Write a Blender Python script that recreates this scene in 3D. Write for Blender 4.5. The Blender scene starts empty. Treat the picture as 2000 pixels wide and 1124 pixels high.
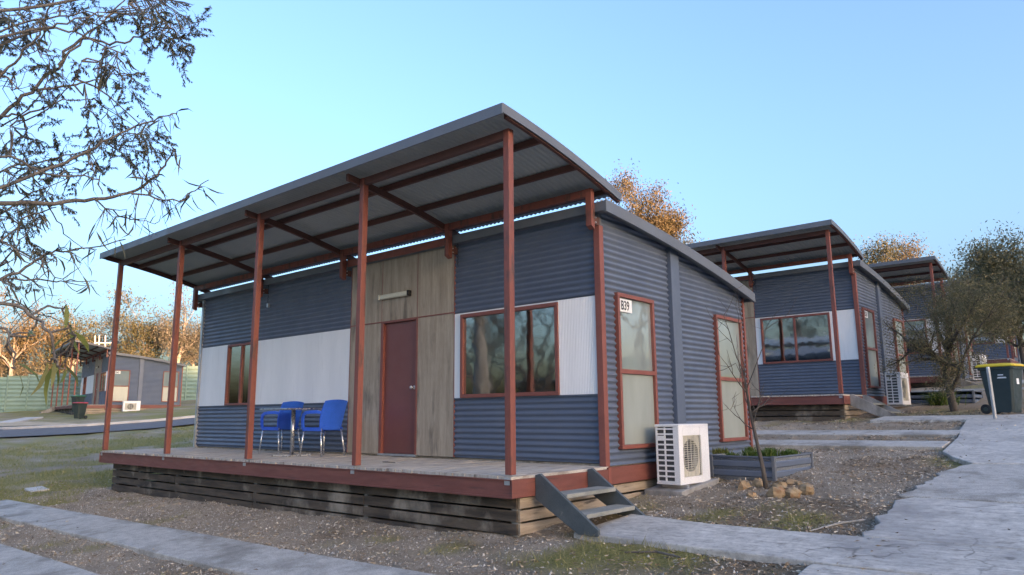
import bpy, math, random
import numpy as np
from mathutils import Vector, Matrix

R = math.radians
scene = bpy.context.scene
col = scene.collection
rng = np.random.default_rng(7)
random.seed(7)

# ------------------------------------------------------------------ camera
CAM = np.array([4.918, -5.712, 0.604]); YAW, PITCH, ROLL, FPX = -0.707, 0.174, -0.008, 1418.9
def cam_axes():
    f = np.array([math.sin(YAW)*math.cos(PITCH), math.cos(YAW)*math.cos(PITCH), math.sin(PITCH)])
    r = np.array([math.cos(YAW), -math.sin(YAW), 0.0]); u = np.cross(r, f)
    return (math.cos(ROLL)*r+math.sin(ROLL)*u, -math.sin(ROLL)*r+math.cos(ROLL)*u, f)
AX = cam_axes()
cd = bpy.data.cameras.new('camera'); cam = bpy.data.objects.new('camera', cd); col.objects.link(cam)
cd.sensor_width = 36.0; cd.lens = FPX/2000*36.0; cd.clip_start = 0.05; cd.clip_end = 3000
M = Matrix.Identity(4)
for i in range(3):
    M[i][0] = AX[0][i]; M[i][1] = AX[1][i]; M[i][2] = -AX[2][i]; M[i][3] = CAM[i]
cam.matrix_world = M
scene.camera = cam
def at(px, py, dist):
    """world point seen at photo pixel (px,py) at a distance in metres"""
    v = AX[0]*(px-1000)/FPX + AX[1]*(562-py)/FPX + AX[2]
    return CAM + v/np.linalg.norm(v)*dist

# ------------------------------------------------------------------ sky, sun, exposure
SUN_AZ, SUN_EL = R(101), R(5.2)          # azimuth clockwise from +Y
w = bpy.data.worlds.new('World'); scene.world = w; w.use_nodes = True
wn = w.node_tree; bg = wn.nodes['Background']
sky = wn.nodes.new('ShaderNodeTexSky'); sky.sky_type = 'NISHITA'; sky.sun_disc = False
sky.sun_elevation = SUN_EL; sky.sun_rotation = SUN_AZ
sky.altitude = 300; sky.air_density = 1.0; sky.dust_density = 8.0; sky.ozone_density = 3.8
wn.links.new(sky.outputs[0], bg.inputs[0]); bg.inputs[1].default_value = 0.15
sd = bpy.data.lights.new('sun', 'SUN'); sd.energy = 2.0; sd.angle = R(0.5); sd.color = (1.0, 0.64, 0.38)
sun = bpy.data.objects.new('sun', sd); col.objects.link(sun)
sv = Vector((math.sin(SUN_AZ)*math.cos(SUN_EL), math.cos(SUN_AZ)*math.cos(SUN_EL), math.sin(SUN_EL)))
sun.rotation_euler = sv.to_track_quat('Z', 'Y').to_euler(); sun.location = (30, -5, 20)
scene.view_settings.view_transform = 'Standard'; scene.view_settings.look = 'None'
scene.view_settings.exposure = 3.2; scene.view_settings.gamma = 1.0
scene.view_settings.use_curve_mapping = False
scene.view_settings.use_white_balance = True          # the phone's own white balance for open shade
scene.view_settings.white_balance_temperature = 8400; scene.view_settings.white_balance_tint = 23
scene.cycles.max_bounces = 8; scene.cycles.transparent_max_bounces = 12

# ------------------------------------------------------------------ materials
MATS = {}
def ramp(nt, fac, stops):
    n = nt.nodes.new('ShaderNodeValToRGB'); nt.links.new(fac, n.inputs[0])
    while len(n.color_ramp.elements) < len(stops): n.color_ramp.elements.new(0.5)
    for e, (p, c) in zip(n.color_ramp.elements, stops):
        e.position = p; e.color = (*c, 1) if len(c) == 3 else c
    return n.outputs[0]
def noise(nt, scale, stretch=(1, 1, 1), detail=6, rough=0.6, coord=None, offs=0):
    if coord is None:
        g_ = nt.nodes.new('ShaderNodeNewGeometry'); coord = g_.outputs['Position']
    mp = nt.nodes.new('ShaderNodeMapping'); mp.inputs['Scale'].default_value = stretch
    mp.inputs['Location'].default_value = (offs, offs*1.7, offs*0.3)
    nt.links.new(coord, mp.inputs[0])
    n = nt.nodes.new('ShaderNodeTexNoise'); n.inputs['Scale'].default_value = scale
    n.inputs['Detail'].default_value = detail; n.inputs['Roughness'].default_value = rough
    nt.links.new(mp.outputs[0], n.inputs['Vector'])
    return n.outputs['Fac']
def mixc(nt, fac, a, b, blend='MIX'):
    n = nt.nodes.new('ShaderNodeMix'); n.data_type = 'RGBA'; n.blend_type = blend
    for s, v in ((n.inputs[0], fac), (n.inputs[6], a), (n.inputs[7], b)):
        if hasattr(v, 'is_linked') or isinstance(v, bpy.types.NodeSocket): nt.links.new(v, s)
        else: s.default_value = v if isinstance(v, (int, float)) else (*v, 1)
    return n.outputs[2]
def bump(nt, bsdf, h, strength=0.3, dist=0.01):
    b = nt.nodes.new('ShaderNodeBump'); b.inputs['Strength'].default_value = strength; b.inputs['Distance'].default_value = dist
    nt.links.new(h, b.inputs['Height']); nt.links.new(b.outputs[0], bsdf.inputs['Normal'])
def newmat(name):
    m = bpy.data.materials.new(name); m.use_nodes = True; MATS[name] = m
    return m, m.node_tree, m.node_tree.nodes['Principled BSDF']
def weathered(name, c1, c2, scale=3, stretch=(1, 1, 1), rough=0.6, metal=0, c3=None, t3=(0.62, 0.72), scale3=2, stretch3=None,
              bstr=0.15, bscale=60, spec=0.5, lo=0.35, hi=0.65, spk=.12):
    m, nt, b = newmat(name)
    c = ramp(nt, noise(nt, scale, stretch), [(lo, c1), (hi, c2)])
    if c3:
        f = ramp(nt, noise(nt, scale3, stretch3 or stretch, offs=5.3), [(t3[0], (0, 0, 0)), (t3[1], (1, 1, 1))])
        c = mixc(nt, f, c, c3)
    # a little speckle so nothing is perfectly uniform
    sp = ramp(nt, noise(nt, 90, stretch, detail=2, offs=2.1), [(0.3, (1-spk,)*3), (0.7, (1+spk*.8,)*3)])
    c = mixc(nt, 1.0, c, sp, 'MULTIPLY')
    nt.links.new(c, b.inputs['Base Color'])
    rr = ramp(nt, noise(nt, scale*2.3, stretch, offs=8), [(0.3, (max(rough-.1, .02),)*3), (0.7, (min(rough+.12, 1),)*3)])
    nt.links.new(rr, b.inputs['Roughness'])
    b.inputs['Metallic'].default_value = metal; b.inputs['Specular IOR Level'].default_value = spec
    if bstr: bump(nt, b, noise(nt, bscale, stretch, detail=4, offs=1.1), bstr, 0.01)
    return m
weathered('steel_blue', (.092, .122, .170), (.107, .139, .190), 1.5, spk=.04, rough=.45, bstr=.02, c3=(.13, .155, .19), scale3=1.2, t3=(.58, .8), stretch3=(1, 1, .5))
weathered('fascia_blue', (.115, .13, .15), (.14, .155, .175), 1.2, rough=.45, bstr=.03)
weathered('canopy_metal', (.33, .355, .345), (.38, .405, .39), 1.0, rough=.5, bstr=.03)
weathered('roof_metal', (.17, .18, .19), (.22, .23, .24), 1.0, rough=.5, bstr=.03)
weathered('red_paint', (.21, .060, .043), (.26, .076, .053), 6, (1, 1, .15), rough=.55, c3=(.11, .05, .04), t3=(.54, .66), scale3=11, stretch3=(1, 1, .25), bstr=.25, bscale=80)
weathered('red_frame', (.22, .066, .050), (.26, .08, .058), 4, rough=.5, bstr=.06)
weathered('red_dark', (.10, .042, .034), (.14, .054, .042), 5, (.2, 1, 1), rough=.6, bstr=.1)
weathered('red_channel', (.165, .052, .04), (.22, .072, .055), 3, (.5, .5, 3), rough=.55, c3=(.07, .04, .035), t3=(.6, .72), scale3=3, stretch3=(.4, .4, 5), bstr=.15)
weathered('door_paint', (.18, .056, .049), (.20, .064, .055), 1.5, rough=.45, bstr=.03)
weathered('white_panel', (.74, .76, .765), (.82, .835, .835), 2.5, (1, 1, .25), rough=.45, c3=(.66, .675, .67), t3=(.6, .8), scale3=5, stretch3=(3, 3, .25), bstr=0, spk=.015)
weathered('white_plastic', (.76, .77, .77), (.82, .82, .81), 4, rough=.4, bstr=.02, c3=(.6, .58, .53), t3=(.66, .85), scale3=7)
weathered('cream_plastic', (.56, .54, .42), (.62, .60, .48), 6, rough=.4, bstr=.02)
weathered('aged_cream', (.48, .46, .38), (.62, .60, .52), 5, rough=.6, bstr=.02)
weathered('plywood', (.25, .20, .15), (.44, .37, .285), 7, (1.6, 1.6, .13), rough=.75, c3=(.09, .074, .058), t3=(.54, .74), scale3=2.2, stretch3=(2.2, 2.2, .45), bstr=.25, bscale=40, lo=.25, hi=.7)
weathered('deck_wood', (.34, .305, .26), (.56, .515, .45), 4, (5, .5, 1), rough=.85, c3=(.21, .17, .135), t3=(.56, .68), scale3=3, stretch3=(4, .7, 1), bstr=.5, bscale=25)
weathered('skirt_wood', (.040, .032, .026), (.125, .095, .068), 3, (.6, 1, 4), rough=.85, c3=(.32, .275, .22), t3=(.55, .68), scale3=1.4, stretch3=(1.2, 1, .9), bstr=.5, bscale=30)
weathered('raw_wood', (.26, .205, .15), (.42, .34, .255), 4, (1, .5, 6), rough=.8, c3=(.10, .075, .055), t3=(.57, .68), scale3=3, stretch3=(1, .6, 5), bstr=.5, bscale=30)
weathered('stringer_paint', (.060, .080, .088), (.085, .105, .112), 5, rough=.6, bstr=.15, c3=(.15, .165, .16), t3=(.66, .74), scale3=8)
weathered('tread_wood', (.19, .20, .175), (.30, .305, .275), 5, (1, .4, 1), rough=.8, bstr=.3)
weathered('grey_timber', (.19, .185, .17), (.34, .33, .31), 5, (1, 1, .4), rough=.85, bstr=.35, c3=(.1, .09, .08), t3=(.55, .7))
weathered('concrete_smooth', (.36, .335, .295), (.54, .51, .455), 9, rough=.85, c3=(.26, .24, .205), t3=(.48, .64), scale3=1.6, bstr=.5, bscale=90, spk=.3, lo=.3, hi=.7)
weathered('galvanised', (.40, .42, .44), (.52, .54, .55), 8, rough=.4, metal=.6, bstr=.03)
weathered('dark_void', (.012, .012, .013), (.02, .02, .02), 8, rough=.9, bstr=0)
weathered('blue_plastic', (.010, .115, .60), (.015, .13, .68), 6, rough=.35, bstr=.02)
weathered('aluminium', (.62, .63, .64), (.72, .73, .74), 12, rough=.28, metal=.85, bstr=.02)
weathered('table_metal', (.42, .42, .42), (.56, .56, .56), 12, rough=.3, metal=.8, bstr=.02)
weathered('bin_green', (.018, .035, .036), (.026, .046, .046), 4, rough=.5, bstr=.05)
weathered('bin_black', (.018, .03, .026), (.025, .04, .034), 4, rough=.5, bstr=.05)
weathered('lid_yellow', (.72, .48, .03), (.8, .56, .05), 4, rough=.45, bstr=.05)
weathered('lid_red', (.5, .04, .045), (.58, .05, .055), 4, rough=.45, bstr=.05)
weathered('lid_green', (.02, .15, .06), (.03, .19, .08), 4, rough=.45, bstr=.05)
weathered('rubber', (.015, .015, .015), (.03, .03, .03), 8, rough=.9, bstr=.1)
weathered('fence_green', (.17, .275, .225), (.21, .32, .27), 1, rough=.6, bstr=.03)
weathered('asphalt', (.14, .137, .135), (.185, .18, .178), 4, rough=.95, bstr=.3, bscale=120, spec=.1)
weathered('kerb_concrete', (.48, .45, .41), (.6, .57, .52), 2, rough=.9, bstr=.2)
weathered('sandstone', (.24, .155, .085), (.36, .265, .16), 7, rough=.9, c3=(.30, .13, .06), t3=(.55, .7), scale3=9, bstr=.6, bscale=25)
weathered('soil', (.05, .038, .028), (.09, .07, .05), 9, rough=.95, bstr=.6, bscale=40)
weathered('bark_pale', (.20, .18, .155), (.36, .33, .29), 4, (3, 3, .6), rough=.9, c3=(.10, .085, .07), t3=(.52, .66), bstr=.5, bscale=25)
weathered('bark_dark', (.055, .046, .038), (.12, .10, .085), 5, (3, 3, .6), rough=.9, bstr=.6, bscale=25)
weathered('twig', (.10, .085, .072), (.18, .155, .13), 7, rough=.9, bstr=.1)
weathered('curtain', (.36, .38, .34), (.46, .48, .44), 2, (4, 4, .3), rough=.9, bstr=.05)
weathered('blind', (.18, .185, .19), (.24, .245, .25), 3, rough=.6, bstr=0)
weathered('ink', (.02, .02, .02), (.05, .05, .05), 60, rough=.7, bstr=0)
weathered('paper', (.74, .73, .70), (.8, .79, .76), 9, rough=.8, bstr=0)
weathered('coil', (.06, .065, .07), (.11, .115, .12), 60, rough=.6, bstr=.1)

def foliage(name, a, b, c, trans=.25):
    m, nt, bs = newmat(name)
    g_ = nt.nodes.new('ShaderNodeNewGeometry')
    cc = ramp(nt, g_.outputs['Random Per Island'], [(0, a), (.55, b), (1, c)])
    nt.links.new(cc, bs.inputs['Base Color']); bs.inputs['Roughness'].default_value = .55
    bs.inputs['Specular IOR Level'].default_value = .35
    tr = nt.nodes.new('ShaderNodeBsdfTranslucent'); nt.links.new(cc, tr.inputs[0])
    mx = nt.nodes.new('ShaderNodeMixShader'); mx.inputs[0].default_value = trans
    nt.links.new(bs.outputs[0], mx.inputs[1]); nt.links.new(tr.outputs[0], mx.inputs[2])
    nt.links.new(mx.outputs[0], nt.nodes['Material Output'].inputs[0])
    return m
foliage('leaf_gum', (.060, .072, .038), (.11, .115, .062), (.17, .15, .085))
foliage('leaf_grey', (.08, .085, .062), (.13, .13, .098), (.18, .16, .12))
foliage('leaf_sun_tint', (.10, .09, .045), (.155, .122, .06), (.19, .135, .075))  # orange of the low sun mixed into the leaf colour
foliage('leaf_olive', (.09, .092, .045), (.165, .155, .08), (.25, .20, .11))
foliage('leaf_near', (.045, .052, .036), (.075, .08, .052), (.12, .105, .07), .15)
foliage('leaf_young', (.12, .15, .035), (.18, .20, .05), (.24, .22, .08))
foliage('leaf_bright', (.045, .10, .02), (.09, .16, .03), (.16, .19, .06))
foliage('grass_blade', (.16, .17, .05), (.27, .255, .085), (.42, .36, .18))
foliage('dry_leaf', (.13, .095, .065), (.29, .23, .165), (.58, .51, .41), .05)
foliage('gravel_chip', (.21, .18, .145), (.43, .38, .315), (.70, .65, .575), 0)

def glassmat(name, fac, tint, rough=0.02, opaque=None):
    m, nt, b = newmat(name)
    gl = nt.nodes.new('ShaderNodeBsdfGlossy'); gl.inputs['Roughness'].default_value = rough
    gl.inputs['Color'].default_value = (.86, .9, .9, 1)
    n_ = noise(nt, 2.2, detail=2); bp = nt.nodes.new('ShaderNodeBump'); bp.inputs['Strength'].default_value = .04; bp.inputs['Distance'].default_value = .05
    nt.links.new(n_, bp.inputs['Height']); nt.links.new(bp.outputs[0], gl.inputs['Normal'])
    if opaque:
        base = nt.nodes.new('ShaderNodeBsdfDiffuse')
        cc = ramp(nt, noise(nt, 1.3, (2, 2, .5)), [(.3, tuple(x*.88 for x in opaque)), (.7, tuple(x*1.08 for x in opaque))])
        nt.links.new(cc, base.inputs[0])
    else:
        base = nt.nodes.new('ShaderNodeBsdfTransparent'); base.inputs[0].default_value = (*tint, 1)
    mx = nt.nodes.new('ShaderNodeMixShader'); mx.inputs[0].default_value = fac
    nt.links.new(base.outputs[0], mx.inputs[1]); nt.links.new(gl.outputs[0], mx.inputs[2])
    nt.links.new(mx.outputs[0], nt.nodes['Material Output'].inputs[0])
glassmat('window_glass', .46, (.55, .58, .58), .045)
glassmat('film_glass', .34, (1, 1, 1), .03, (.27, .32, .31))
glassmat('frosted_glass', .14, (1, 1, 1), .25, (.30, .335, .30))

# broom-finished concrete
m, nt, b = newmat('concrete_broom')
c = ramp(nt, noise(nt, 1.1), [(.3, (.46, .43, .38)), (.7, (.60, .565, .505))])
st = ramp(nt, noise(nt, 14, (.25, 3.2, 1), detail=5), [(.3, (.72, .72, .72)), (.65, (1.12, 1.12, 1.12))])
c = mixc(nt, 1.0, c, st, 'MULTIPLY')
grn = ramp(nt, noise(nt, 11, detail=6, rough=.75, offs=15), [(.32, (.62, .62, .62)), (.5, (.98, .98, .98)), (.68, (1.22, 1.22, 1.22))]); c = mixc(nt, 1.0, c, grn, 'MULTIPLY')
dk = ramp(nt, noise(nt, .8, offs=4), [(.48, (0, 0, 0)), (.66, (.75, .75, .75))])
c = mixc(nt, dk, c, (.26, .25, .235))
vo = nt.nodes.new('ShaderNodeTexVoronoi'); vo.feature = 'DISTANCE_TO_EDGE'; vo.inputs['Scale'].default_value = .55
gq = nt.nodes.new('ShaderNodeNewGeometry'); wq = nt.nodes.new('ShaderNodeTexNoise'); wq.inputs['Scale'].default_value = 2.5; nt.links.new(gq.outputs['Position'], wq.inputs['Vector'])
vm = nt.nodes.new('ShaderNodeVectorMath'); vm.operation = 'MULTIPLY_ADD'; vm.inputs[1].default_value = (.9, .9, .9); nt.links.new(wq.outputs['Color'], vm.inputs[0]); nt.links.new(gq.outputs['Position'], vm.inputs[2]); nt.links.new(vm.outputs[0], vo.inputs['Vector'])
ck = ramp(nt, vo.outputs['Distance'], [(0.0, (.8, .8, .8)), (.012, (0, 0, 0))]); gate = ramp(nt, noise(nt, .6, offs=9), [(.5, (0, 0, 0)), (.6, (1, 1, 1))])
c = mixc(nt, mixc(nt, 1.0, ck, gate, 'MULTIPLY'), c, (.14, .13, .115))
spk = ramp(nt, noise(nt, 28, detail=3, offs=12), [(.66, (0, 0, 0)), (.72, (.7, .7, .7))]); c = mixc(nt, spk, c, (.20, .18, .155))
nt.links.new(c, b.inputs['Base Color']); b.inputs['Roughness'].default_value = .9
bump(nt, b, noise(nt, 16, (.25, 3.2, 1), detail=5), .7, .015)

# ground: grass / gravel / litter masks are stored on the sheet
m, nt, b = newmat('ground')
at_g = nt.nodes.new('ShaderNodeAttribute'); at_g.attribute_name = 'grass'
at_l = nt.nodes.new('ShaderNodeAttribute'); at_l.attribute_name = 'litter'
fine = noise(nt, 55, detail=8, rough=.75)
dirt = ramp(nt, fine, [(.30, (.17, .142, .112)), (.5, (.41, .36, .295)), (.68, (.60, .54, .46)), (.8, (.70, .645, .56))])
big = ramp(nt, noise(nt, .7), [(.35, (.75, .72, .68)), (.65, (1.15, 1.1, 1.05))])
dirt = mixc(nt, 1.0, dirt, big, 'MULTIPLY')
grs = ramp(nt, noise(nt, 38, (1, 1, 1), detail=8, rough=.7, offs=3), [(.3, (.13, .13, .045)), (.5, (.28, .26, .095)), (.7, (.44, .38, .18))])
lit = ramp(nt, noise(nt, 45, detail=8, rough=.8, offs=6), [(.32, (.10, .074, .052)), (.52, (.29, .22, .155)), (.72, (.52, .43, .32))])
c = mixc(nt, at_l.outputs['Fac'], dirt, lit); c = mixc(nt, at_g.outputs['Fac'], c, grs)
nt.links.new(c, b.inputs['Base Color']); b.inputs['Roughness'].default_value = .95; b.inputs['Specular IOR Level'].default_value = .15
bump(nt, b, fine, 1.0, .05)
weathered('sand', (.42, .31, .19), (.55, .43, .29), 3, rough=.95, bstr=.4)

# ------------------------------------------------------------------ mesh helpers
class MB:
    def __init__(s): s.v = []; s.f = []; s.smooth = False
    def add(s, V, F):
        o = len(s.v); s.v += [tuple(map(float, p)) for p in V]; s.f += [tuple(i+o for i in q) for q in F]
    def box(s, x0, x1, y0, y1, z0, z1):
        s.add([(x0, y0, z0), (x1, y0, z0), (x1, y1, z0), (x0, y1, z0), (x0, y0, z1), (x1, y0, z1), (x1, y1, z1), (x0, y1, z1)],
              [(0, 3, 2, 1), (4, 5, 6, 7), (0, 1, 5, 4), (1, 2, 6, 5), (2, 3, 7, 6), (3, 0, 4, 7)]); return s
    def prism(s, poly, axis, a, b):
        """extrude 2-D polygon along axis ('x','y','z')"""
        n = len(poly)
        def P(q, t):
            return {'x': (t, q[0], q[1]), 'y': (q[0], t, q[1]), 'z': (q[0], q[1], t)}[axis]
        V = [P(q, a) for q in poly]+[P(q, b) for q in poly]
        F = [tuple(range(n))[::-1], tuple(range(n, 2*n))]+[(i, (i+1) % n, n+(i+1) % n, n+i) for i in range(n)]
        s.add(V, F); return s
    def tube(s, pts, rad, n=6, cap=True):
        pts = [np.array(p, float) for p in pts]
        if not hasattr(rad, '__len__'): rad = [rad]*len(pts)
        V = []; prev = None
        for i, p in enumerate(pts):
            d = pts[min(i+1, len(pts)-1)]-pts[max(i-1, 0)]; d = d/(np.linalg.norm(d)+1e-9)
            a = prev if prev is not None else (np.array([0, 0, 1.]) if abs(d[2]) < .9 else np.array([1., 0, 0]))
            a = a-d*np.dot(a, d); a = a/(np.linalg.norm(a)+1e-9); prev = a; bb = np.cross(d, a)
            for k in range(n):
                t = 2*math.pi*k/n; V.append(p+(a*math.cos(t)+bb*math.sin(t))*rad[i])
        F = [(i*n+k, i*n+(k+1) % n, (i+1)*n+(k+1) % n, (i+1)*n+k) for i in range(len(pts)-1) for k in range(n)]
        if cap: F += [tuple(range(n))[::-1], tuple((len(pts)-1)*n+k for k in range(n))]
        s.add(V, F); return s
    def grid(s, P):
        """P: array (a,b,3)"""
        a, b_ = P.shape[:2]
        s.add(P.reshape(-1, 3), [(i*b_+j, i*b_+j+1, (i+1)*b_+j+1, (i+1)*b_+j) for i in range(a-1) for j in range(b_-1)]); return s
    def mesh(s, name, mat, smooth=False):
        me = bpy.data.meshes.new(name); me.from_pydata(s.v, [], s.f)
        me.materials.append(MATS[mat])
        if smooth: me.polygons.foreach_set('use_smooth', [True]*len(me.polygons))
        me.update(); return me
    def build(s, name, mat, parent=None, smooth=False, bevel=0):
        me = s.mesh(name, mat, smooth)
        o = bpy.data.objects.new(name, me); col.objects.link(o)
        if parent: o.parent = parent
        if bevel:
            md = o.modifiers.new('bevel', 'BEVEL'); md.width = bevel; md.segments = 2; md.limit_method = 'ANGLE'
        return o
def B(*a): return MB().box(*a)
def empty(name, loc=(0, 0, 0), rz=0):
    o = bpy.data.objects.new(name, None); o.empty_display_size = .2; col.objects.link(o); o.location = loc; o.rotation_euler = (0, 0, rz); return o
def tag(o, label=None, cat=None, group=None, kind=None):
    for k, v in (('label', label), ('category', cat), ('group', group), ('kind', kind)):
        if v: o[k] = v
    return o
def clone(o, parent=None):
    c_ = o.copy(); col.objects.link(c_); c_.parent = parent
    for ch in list(o.children): clone(ch, c_)
    return c_
def linked(me, name, parent, loc=(0, 0, 0)):
    o = bpy.data.objects.new(name, me); col.objects.link(o); o.parent = parent; o.location = loc; return o
def fastmesh(name, V, F, mat, parent=None, smooth=False):
    """V (n,3) float, F (m,k) int with constant k"""
    me = bpy.data.meshes.new(name); V = np.asarray(V, np.float32); F = np.asarray(F, np.int32); k = F.shape[1]
    me.vertices.add(len(V)); me.vertices.foreach_set('co', V.ravel())
    me.loops.add(F.size); me.loops.foreach_set('vertex_index', F.ravel())
    me.polygons.add(len(F)); me.polygons.foreach_set('loop_start', np.arange(0, F.size, k, dtype=np.int32))
    me.polygons.foreach_set('loop_total', np.full(len(F), k, np.int32))
    if smooth: me.polygons.foreach_set('use_smooth', np.ones(len(F), bool))
    me.materials.append(MATS[mat]); me.update(calc_edges=True); me.validate()
    o = bpy.data.objects.new(name, me); col.objects.link(o)
    if parent: o.parent = parent
    return o

# ------------------------------------------------------------------ ground
def vnoise(x, y, s, seed=0):
    x = np.asarray(x, float)/s; y = np.asarray(y, float)/s
    xi = np.floor(x).astype(int); yi = np.floor(y).astype(int); fx = x-xi; fy = y-yi
    fx = fx*fx*(3-2*fx); fy = fy*fy*(3-2*fy)
    def h(a, b_):
        n = (a*374761393+b_*668265263+seed*1442695041) & 0xffffffff
        n = ((n ^ (n >> 13))*1274126177) & 0xffffffff
        return ((n ^ (n >> 16)) & 0xffff)/65535.0
    return (h(xi, yi)*(1-fx)+h(xi+1, yi)*fx)*(1-fy)+(h(xi, yi+1)*(1-fx)+h(xi+1, yi+1)*fx)*fy
def g(x, y):
    x = np.asarray(x, float); y = np.asarray(y, float)
    z = -0.62+0.012*np.clip(x, -60, 20)+0.095*np.clip(y, -14, 70)+0.03*np.clip(-12-x, 0, 55)
    # unseen ridge added right of frame, its height set to shade the camp
    t = np.clip((x-55)/125, 0, 1); ts = t*t*(3-2*t); top = 9.4+180/math.sin(SUN_AZ)*math.tan(SUN_EL)-.02*np.clip(x-190, 0, 500)
    rid = ts*(top*(1+.04*(vnoise(x, y, 30, 3)-.5))-z)-t*6.5*np.exp(-((y-16.3-x*math.cos(SUN_AZ)/math.sin(SUN_AZ))/2.9)**2)  # dip added in the ridge so sun reaches the second cabin's gable
    return z+rid
def gz(x, y): return float(g(x, y))
def on_hard(x, y):
    """inside any concrete or road"""
    x = np.asarray(x); y = np.asarray(y)
    r = ((y < -1.3) & (y > -2.0) & (x > -11) & (x < 2.9)) | ((y < -2.7) & (y > -3.4) & (x > -11) & (x < 2.9))
    r |= ((y > .32) & (y < 1.1) & (x > .55)) | (x > 3.02+.18*(vnoise(x, y, .5, 9)-.5))
    r |= ((y > 8.35) & (y < 9.0) & (x > -9)) | ((y > 6.85) & (y < 7.5) & (x > -9)) | ((y > 10.6) & (y < 11.4) & (x > .6))
    return r
def under_house(x, y): return (x > -10.2) & (x < .03) & (y > .1) & (y < 6.0)
def grass_mask(x, y):
    n = vnoise(x, y, 1.6, 1)*.55+vnoise(x, y, .45, 2)*.45
    lawn = np.clip((-8.0-x)/3.5, 0, 1)
    right = np.exp(-((x-2.2)/1.0)**2-((y-2.2)/1.4)**2)*.9+np.exp(-((x-1.0)/1.8)**2-((y+.4)/.7)**2)*.6
    strip = np.exp(-((x+1.0)/1.5)**2-((y+.5)/.4)**2)*.4
    return np.clip((n-.62+lawn*.36+right*.3+strip*.22)*3.2, 0, 1)
def litter_mask(x, y):
    n = vnoise(x, y, 1.1, 5)*.5+vnoise(x, y, .3, 6)*.5
    e = np.clip((x+1)/2.5, 0, 1)*.5+np.exp(-((x-2.7)/.5)**2)*.35+np.exp(-((y+.05)/.35)**2)*.12
    return np.clip((n-.62+e*.5)*3, 0, 1)
def axis(lo, hi, a, b_, fine_, far):
    c_ = list(np.arange(a, b_, fine_)); x = a; s = fine_
    left = []
    while x > lo: s = min(s*1.16, far); x -= s; left.append(x)
    x = c_[-1]; s = fine_; right_ = []
    while x < hi: s = min(s*1.16, far); x += s; right_.append(x)
    return np.array(left[::-1]+c_+right_)
gx = axis(-900, 700, -14, 4.2, .11, 14); gy = axis(-500, 900, -4.5, 10, .11, 5)
GX, GY = np.meshgrid(gx, gy, indexing='ij')
GZ = g(GX, GY)+(vnoise(GX, GY, .6, 11)-.5)*.05+(vnoise(GX, GY, .16, 12)-.5)*.03
near = (np.abs(GX) < 60) & (np.abs(GY) < 60)
# settle the soil a little where concrete lies so that slabs stand clear
V = np.stack([GX, GY, GZ], -1).reshape(-1, 3); a_, b_ = GX.shape
idx = np.arange(a_*b_).reshape(a_, b_)
F = np.stack([idx[:-1, :-1], idx[1:, :-1], idx[1:, 1:], idx[:-1, 1:]], -1).reshape(-1, 4)
ground = fastmesh('ground', V, F, 'ground', smooth=True); tag(ground, kind='structure')
for nm, fn in (('grass', grass_mask), ('litter', litter_mask)):
    at_ = ground.data.attributes.new(nm, 'FLOAT', 'POINT')
    vals = fn(GX, GY)
    if nm == 'grass': vals = np.where((GX > 12), .8, vals)
    at_.data.foreach_set('value', vals.ravel().astype(np.float32))

def slab(name, poly, mat, top=.045, thick=.16, parent=None, bevel=.012):
    n = len(poly); mb = MB()
    V = [(x, y, gz(x, y)+top-thick) for x, y in poly]+[(x, y, gz(x, y)+top) for x, y in poly]
    mb.add(V, [tuple(range(n))[::-1], tuple(range(n, 2*n))]+[(i, (i+1) % n, n+(i+1) % n, n+i) for i in range(n)])
    return mb.build(name, mat, parent, bevel=bevel)
def ragged(p0, p1, n, amp, seed):
    rr = random.Random(seed); out = []
    for i in range(n+1):
        t = i/n; out.append((p0[0]+(p1[0]-p0[0])*t+rr.uniform(-amp, amp), p0[1]+(p1[1]-p0[1])*t))
    return out
# wheel strips in front of the cabin and beyond it
def strip(y0, y1, x0, x1, dy=0, seed=0):
    rr = random.Random(seed); pts = []
    n = 14
    for i in range(n+1):
        t = i/n; pts.append((x0+(x1-x0)*t, y0+dy*t+rr.uniform(-.012, .012)))
    for i in range(n, -1, -1):
        t = i/n; pts.append((x0+(x1-x0)*t, y1+dy*t+rr.uniform(-.012, .012)))
    pts.append((x0-.15, (y0+y1)/2))
    return tag(slab('wheel_strip', pts, 'concrete_smooth'), kind='structure')
strip(-2.02, -1.30, -10.95, 2.84, seed=1); strip(-3.4, -2.70, -10.9, 2.84, seed=2)
strip(8.5, 9.15, -9.0, 2.55, -.28, seed=3); strip(7.05, 7.7, -9.0, 2.6, -.3, seed=4)
# paved lane on the right, cast in bays
pave = tag(empty('pavement'), kind='structure')
slab('paving_bay', [(6.9, -9), (6.9, .18)]+[(2.87, .18)]+ragged((2.87, .1), (2.87, -9), 16, .03, 3), 'concrete_broom', parent=pave)
slab('paving_bay', [(.52, .33), (1.4, .30), (2.4, .245), (3.0, .215), (6.9, .215), (6.9, 1.10), (3.0, 1.10), (2.3, 1.09), (1.6, 1.11), (.62, 1.25)], 'concrete_broom', parent=pave, top=.05)
slab('paving_bay', [(6.9, 1.14), (6.9, 2.66), (3.0, 2.9)]+ragged((2.86, 2.7), (2.98, 1.14), 12, .05, 5), 'concrete_broom', parent=pave)
slab('paving_bay', [(6.9, 2.72), (6.9, 5.57), (3.2, 5.19)]+ragged((3.05, 5.0), (2.86, 2.96), 14, .06, 6), 'concrete_smooth', parent=pave)
slab('paving_bay', [(6.9, 5.63), (6.9, 8.8), (2.52, 8.75), (2.62, 7.9), (2.68, 6.3), (2.9, 5.75), (3.2, 5.25)], 'concrete_broom', parent=pave)
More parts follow.
